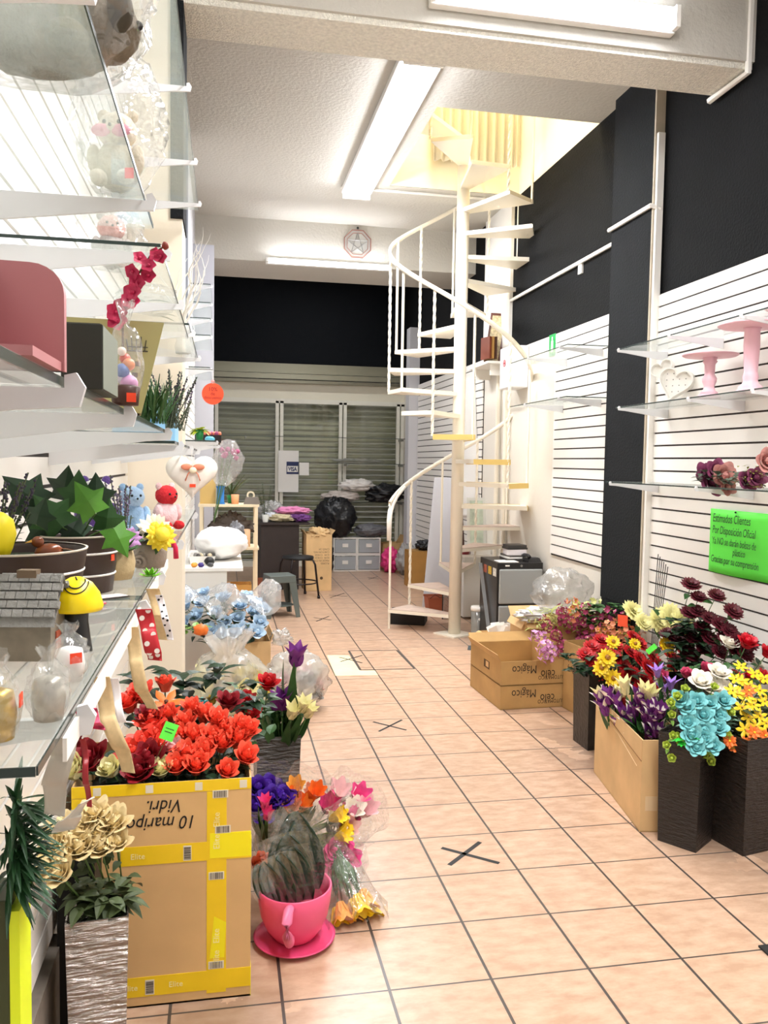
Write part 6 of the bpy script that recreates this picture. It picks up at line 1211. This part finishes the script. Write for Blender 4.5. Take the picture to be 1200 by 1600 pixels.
# turquoise roses
vb = (1.93, 2.95, .30)
te = [(1072, 1107), (1074, 1130), (1098, 1120), (1107, 1102), (1120, 1138), (1087, 1168), (1113, 1166), (1080, 1150), (1128, 1098), (1062, 1095), (1100, 1143), (1088, 1098), (1122, 1120), (1098, 1155)]
spread(lambda l, c, g: rose('turquoise_rose', l, c, .025, .036, TEAL, .16, 41, 1, group=g, lm=LEAFL, open_=.6), te, lambda p: 2.86-(p[1]-1100)*.0012, vb, .16, 'turquoise rose in the near black vase', 'artificial rose', 'turquoise roses in the near black vase', face=.9)
lb_ = [(1048, 1100), (1050, 1118), (1052, 1150), (1058, 1152), (1042, 1165), (1050, 1185), (1058, 1090), (1140, 1115), (1135, 1150), (1100, 1180), (1115, 1075), (1070, 1078), (1110, 1190), (1063, 1160), (1140, 1165)]
spread(lambda l, c, g: rose('lime_bud', l, c, .015, .022, LIME, .12, 43, 1, group=g, lm=LEAFL), lb_, 2.84, vb, .12, 'lime green bud among the turquoise roses', 'artificial flower', 'lime buds around the turquoise roses', face=.8)
foliage('pale green leaves between the turquoise roses', 'turquoise_foliage', (1.925, 2.95, .49), (.08, .05, .05), 90, .05, .035, mat('leaf_mint', '8cb49a', .5, var=.3, vscale=30), 19)
foliage('bright green plastic leaf clump under the turquoise roses', 'bright_leaf', tuple(W(1072, 1157, Y=2.80)), (.015, .01, .01), 14, .04, .022, mat('leaf_neon', '2cc43c', .4), 20)
# white, pink and cream roses behind turquoise
spread(lambda l, c, g: rose('white_rose', l, c, .036, .045, WHT, .15, 45, 1, group=g, open_=.6), [(1110, 1078, 1.1), (1095, 1070), (1130, 1082), (1122, 1056)], 3.15, (2.05, 3.2, .3), .15, 'white rose', 'artificial rose', 'white roses above the turquoise ones', face=.5, labels=['largest white rose above the turquoise ones', 'white rose left of the largest one', 'white rose right of the largest one', 'cream white rose behind the largest one'])
spread(lambda l, c, g: rose('two_tone_rose', l, c, .026, .042, mat('petal_two_tone', 'd8507a', .5, var=.4, vscale=25), .15, 46, 1, group=g), [(1072, 1057), (1102, 1050, 1.15), (1035, 1062)], 3.3, (2.05, 3.3, .3), .15, 'pink yellow rose', 'artificial rose', 'pink and yellow rosebuds behind the turquoise roses', face=.5, labels=['pink rosebud left of the white roses', 'larger pink rosebud above the white roses', 'pink rosebud next to the lilac freesia'])
# yellow and orange lilies
yl = [(1158, 1040), (1160, 1062), (1172, 1070), (1180, 1052), (1168, 1088), (1152, 1082), (1188, 1078), (1178, 1100), (1160, 1105), (1195, 1095), (1170, 1120), (1188, 1118), (1150, 1060), (1182, 1135), (1165, 1140), (1196, 1060), (1145, 1078), (1198, 1130)]
spread(lambda l, c, g: daisy('yellow_lily', l, c, .034, YELP, mat('petal_amber', 'f6b04c', .5), .13, 1, 6, group=g, cup=.25, cen=.12), yl, lambda p: 3.02-(p[1]-1040)*.0016, (2.10, 3.0, .35), .13, 'yellow lily in the black vase at the right edge', 'artificial flower', 'yellow lilies at the right edge', face=.8)
spread(lambda l, c, g: daisy('orange_alstroemeria', l, c, .030, ORG, YELP, .12, 2, 6, group=g, cup=.25, cen=.15), [(1178, 1145), (1152, 1168), (1165, 1162), (1195, 1150), (1198, 1175), (1170, 1080), (1140, 1158), (1198, 1190)], 2.82, (2.10, 2.95, .35), .12, 'orange lily below the yellow lilies', 'artificial flower', 'orange lilies at the right edge', face=.8)
foliage('olive green leaves beneath the yellow lilies', 'lily_foliage', (2.12, 2.98, .47), (.11, .07, .06), 130, .06, .03, LEAFO, 22)
foliage('misty grey green filler between turquoise roses and yellow lilies', 'misty_filler', tuple(W(1140, 1125, Y=2.95)), (.05, .04, .09), 130, .03, .008, mat('misty_green', 'b4c4ac', .6), 23)
# red chrysanthemums with yellow daisies
mb_ = (1.98, 4.05, .30)
rd = [(x, y) for x, y in [(925, 1010), (940, 1000), (962, 1008), (985, 1018), (1000, 1030), (1012, 1042), (1030, 1040), (1050, 1045), (1020, 1025), (975, 1040), (992, 1055), (1010, 1062), (1035, 1060), (960, 1025), (928, 1032), (945, 1018), (1000, 1005), (1040, 1015), (1055, 1030), (975, 1060), (1020, 1075), (990, 995), (1060, 1010), (935, 1050), (1000, 1075), (915, 1022)]]
spread(lambda l, c, g: daisy('red_chrysanthemum', l, c, .050, REDP, DRED, .14, 3, 15, group=g, cup=.2, cen=.2), rd, lambda p: 4.05-(p[1]-1030)*.003, mb_, .14, 'red chrysanthemum in the black vase', 'artificial chrysanthemum', 'red chrysanthemums in the black vase', face=.8)
spread(lambda l, c, g: daisy('yellow_daisy', l, c, .046, YELP, mat('daisy_eye', 'a8701c', .6, var=.4, vscale=90), .13, 2, 12, group=g, cen=.28), [(949, 1028, 1.1), (940, 1044), (958, 1060), (1042, 1008), (958, 1003, .8), (992, 1006, .7), (1048, 1058, .9)], 3.84, mb_, .13, 'yellow daisy', 'artificial daisy', 'yellow daisies among the red chrysanthemums', face=.9, labels=['large yellow daisy left among the red chrysanthemums', 'yellow daisy just below the large one on the left', 'lowest yellow daisy on the left of the red chrysanthemums', 'yellow daisy at the upper right beside the lime card', 'small yellow daisy at the top left of the red chrysanthemums', 'small yellow daisy top middle of the red chrysanthemums', 'yellow and red daisy above the lilac freesia'])
foliage('dark leaves beneath the red chrysanthemums', 'chrysanthemum_foliage', (1.98, 4.04, .43), (.16, .10, .05), 110, .07, .045, LEAFD, 25)
t = thing('price_card', 'lime green price card in the red chrysanthemums', 'price card', W(1018, 1014, Y=3.78), rot=(R_(60), -.55, .2)); MB().ab((-.032, -.013, 0), (.032, .013, .001)).build('card', mat('neon_green', '62f04a', .6), t); MB().tube([(0, 0, -.001), (0, -.10, -.05)], .0012, 4).build('pick', STEM, t)
# burgundy chrysanthemums
bu = [(1080, 913), (1092, 933), (1120, 930), (1146, 955), (1078, 957), (1110, 966), (1098, 980), (1126, 975), (1062, 985), (1085, 998), (1110, 998), (1135, 998), (1155, 1000), (1172, 1003), (1072, 1012), (1100, 1015), (1125, 1018), (1060, 1035), (1150, 1015), (1045, 990), (1090, 955), (1080, 1025), (1165, 1020), (1060, 1000), (1140, 985)]
spread(lambda l, c, g: daisy('burgundy_chrysanthemum', l, c, .050, BURG, BURG, .14, 3, 15, group=g, cup=.2, cen=.2), bu, lambda p: 3.85-(p[0]-1045)*.0033, (2.26, 3.70, .35), .14, 'burgundy chrysanthemum against the right slatwall', 'artificial chrysanthemum', 'burgundy chrysanthemums by the right slatwall', face=.6)
foliage('dark green leaves between the burgundy chrysanthemums', 'burgundy_foliage', (2.30, 3.72, .60), (.09, .06, .13), 120, .08, .05, LEAFD, 27)
vase('black square vase holding the burgundy chrysanthemums, mostly hidden', (2.20, 3.64), 0, .16, .18, .45, BV)
spread(lambda l, c, g: rose('small_red_rose', l, c, .034, .05, mat('petal_scarlet', 'd4142c', .5, var=.2, vscale=30), .14, 51, 1, group=g, open_=.4), [(1165, 1010), (1196, 1025), (1168, 1062, .8), (1190, 1065), (1148, 1062, .8)], lambda p: 3.36, (2.28, 3.38, .35), .14, 'scarlet rose', 'artificial rose', 'scarlet roses at the right edge', face=.5, labels=['scarlet rose beside the white rose near the slatwall', 'scarlet rose cut by the right edge of the picture', 'small scarlet rose above the yellow lilies', 'scarlet rose low at the right edge by the lilies', 'small dark scarlet rose left of the yellow lilies'])
spread(lambda l, c, g: rose('ivory_rose', l, c, .036, .045, WHT, .14, 53, 1, group=g, open_=.6), [(1140, 1010), (1180, 1042)], 3.5, (2.33, 3.5, .35), .14, 'ivory rose', 'artificial rose', 'ivory roses by the scarlet ones', face=.5, labels=['ivory rose left of the scarlet rose near the slatwall', 'ivory rose above the yellow lilies near the right edge'])
foliage('fine green filler under the scarlet and ivory roses', 'scarlet_foliage', (2.30, 3.38, .48), (.14, .12, .10), 120, .07, .03, LEAFG, 29)
vase('dark vase behind the yellow lilies holding scarlet roses', (2.20, 3.28), 0, .16, .18, .45, BV)
# cream dahlias
spread(lambda l, c, g: daisy('cream_dahlia', l, c, .075, mat('petal_lemon', 'f6f0a8', .5, var=.12, vscale=30), mat('petal_lemon', 'f6f0a8', .5), .16, 4, 16, group=g, cup=.15, cen=.15), [(990, 955), (1032, 970, 1.1), (1068, 975), (1048, 962), (1005, 972, .8)], lambda p: 4.6-(p[0]-990)*.0088, (2.25, 4.7, .35), .16, 'cream dahlia', 'artificial dahlia', 'cream dahlias behind the red chrysanthemums', face=.7, labels=['cream dahlia beside the orange price card', 'largest cream dahlia in the middle of the heap', 'cream dahlia nearest the burgundy chrysanthemums', 'cream dahlia behind the largest one', 'smaller cream dahlia under the orange card'])
t = thing('price_card', 'orange price card in front of the cream dahlias', 'price card', W(973, 970, Y=4.45), rot=(R_(75), .15, .1)); MB().ab((-.034, -.034, 0), (.034, .034, .001)).build('card', mat('tag_orange', 'ff5a33', .6), t); MB().tube([(0, -.03, -.001), (0, -.16, -.04)], .0012, 4).build('pick', STEM, t)
# orchid sprays
def orchid(name, label, loc, m, m2, n=13, L=.30, r=.020, group=None, seed=1):
    t = thing(name, label, 'artificial orchid', loc, group=group); q = random.Random(seed); pts = [Vector((.05*math.sin(v*1.6), 0, L*v)) for v in [k/8 for k in range(9)]]; MB().tube(pts, .0022, 5).build('stem', mat('stem_lime', 'a8b45c', .6), t)
    me = None
    for k in range(n):
        v = .3+.7*k/n; c = Vector((.05*math.sin(v*1.6), 0, L*v)); a = k*2.4; d = Vector((math.cos(a), math.sin(a), .35)).normalized()
        if me is None:
            b = MB()
            for j in range(5): an = j*2*PI/5; o = Vector((math.cos(an), math.sin(an), 0)); b.petal(o*.001, (0, 0, 1), (o.x, o.y, .35), r, r*.85, -.15, .1, .6, 3, 4)
            b.tube([(0, 0, -r*1.2), (0, 0, 0)], .001, 4); o = b.build('blossom', m, t, True); me = o.data
        else: o = bpy.data.objects.new('blossom', me); COL.objects.link(o); o.parent = t
        o.location = c+d*r*1.2; o.rotation_euler = orient(d, k)
        if k % 3 == 0:
            if k == 0: l2 = MB().ball((0, 0, 0), r*.3, 6, 4).build('lip', m2, t, True); ml = l2.data
            else: l2 = bpy.data.objects.new('lip', ml); COL.objects.link(l2); l2.parent = t
            l2.location = c+d*r*1.35
    return t
def orchids(name, label, group, m, m2, pts, Y, base, seed):
    pr = orchid(name, label, (0, 0, 0), m, m2, group=group, seed=seed)
    for i, (x, y) in enumerate(pts):
        P = W(x, y, Y=Y+.02*(i % 3)); d = (P-Vector(base)); v = (d.normalized()+Vector((-.1, -.25, .1))).normalized(); loc = P-v*.26; e = orient(v, rnd.uniform(0, 6))
        if i == 0: pr.location = loc; pr.rotation_euler = e
        else: dup(pr, loc, e)
ob = (2.15, 4.95, .40)
orchids('orchid_spray', 'rose-magenta orchid spray heaped over the brown cartons', 'rose-magenta orchid sprays', MPINK, CREAMP, [(870, 950), (885, 965), (900, 975), (880, 990), (915, 990), (898, 1005), (925, 965), (935, 985), (908, 1020), (890, 1025), (945, 975), (878, 1010), (920, 1008), (903, 945), (930, 1000), (955, 965), (965, 955), (938, 952), (948, 1000), (860, 965), (912, 978), (890, 948), (1015, 985), (1030, 992), (990, 975)], 4.75, ob, 3)
orchids('orchid_spray', 'peach-orange orchid spray below the cream dahlias', 'peach-orange orchid sprays', PEACH, YELP, [(965, 985), (985, 990), (1003, 985), (975, 1000), (1000, 1000), (955, 995), (900, 950), (1015, 975)], 4.6, (2.2, 4.8, .4), 5)
orchids('orchid_spray', 'pale lilac-pink orchid spray at the left tip of the heap', 'pale pink orchid sprays', mat('petal_pale_orchid', 'e8a4dc', .5, var=.15), CREAMP, [(835, 1010), (850, 1018), (845, 1000), (860, 1030), (868, 1018)], 4.65, ob, 7)
orchids('orchid_spray', 'pale yellow-green orchid spray at the left of the heap', 'yellow-green orchid sprays', mat('petal_lime_cream', 'e6e69a', .5, var=.15), LEAFL, [(845, 985), (855, 975), (870, 975), (910, 955), (935, 950)], 4.85, ob, 9)
foliage('thin lime foliage through the orchid heap', 'orchid_foliage', (2.17, 4.88, .52), (.26, .12, .07), 150, .09, .012, mat('leaf_lime_thin', 'a8b05c', .6, var=.3), 31, .5)
foliage('dark green leaves behind the cream dahlias', 'dahlia_foliage', (2.36, 4.82, .54), (.14, .06, .07), 80, .10, .05, LEAFG, 33)
carton('flower_carton', 'brown carton under the cream dahlias against the pillar', 'cardboard box', (2.12, 4.86), 0, .36, .30, .50, KR, ()).location.x = 2.12
lump('white_wrap', 'white plastic wrap bundle lying behind the orchid sprays', 'plastic bag', (2.25, 5.40, .402), (.22, .12, .05), mat('milky_wrap', 'e9e4e2', .35, bump=.6, bscale=20), 61, .3)
b = bag_mb(.20, .14, .33, 0, .02, 12, 30, 16); o = tag(b.build('clear_bag', film('grey_film', 'c9c9c6', .38, .2, .4, .8, 20), None, True), 'cloudy plastic bag bulging behind the orchids below the pillar', 'plastic bag'); o.location = (2.30, 5.30, .46)
# roses on the lower right shelf
dr = (2.35, 3.8, 1.42); DUST = mat('petal_dusty_mauve', '8c4468', .55, var=.35, vscale=30); DUS2 = mat('petal_dusty_pink', 'c88c84', .55, var=.3, vscale=30)
spread(lambda l, c, g: rose('dusty_rose', l, c, .040, .055, DUST, .05, 61, 0, group=g, open_=.6), [(1110, 755, 1.1), (1100, 745), (1116, 738, .9), (1165, 752, .9), (1178, 748, .8)], lambda p: 3.66-(p[0]-1110)*.0062, dr, .05, 'mauve rose', 'artificial rose', 'dusty mauve roses on the lower right shelf', face=.8, labels=['big ragged mauve rose hanging over the lower right shelf', 'mauve rose at the left tip of the shelf garland', 'mauve and olive rosebud above the dusty pink rose', 'mauve blossom in the middle of the shelf garland', 'mauve blossom right of the middle on the shelf garland'])
spread(lambda l, c, g: rose('dusty_rose', l, c, .042, .050, DUS2, .05, 63, 0, group=g, open_=.7), [(1128, 745, 1.1), (1195, 722, .9), (1135, 762, .7)], lambda p: 3.56-(p[0]-1128)*.0062, dr, .05, 'dusty pink rose', 'artificial rose', 'dusty pink roses on the lower right shelf', face=1.2, labels=['open dusty pink rose facing the camera on the lower right shelf', 'dusty pink bloom at the right edge above the shelf', 'small dusty pink bloom under the open rose'])
foliage('round grey green leaves of the rose garland on the lower right shelf', 'garland_foliage', (2.31, 3.46, 1.45), (.05, .22, .03), 75, .045, .032, mat('leaf_greygreen', '4c5c4c', .5, var=.2), 35)
foliage('yellow olive filler at the right end of the shelf garland', 'garland_filler', (2.28, 3.22, 1.46), (.05, .08, .05), 70, .03, .010, mat('leaf_mustard', '8c8a3c', .5, var=.2), 36)
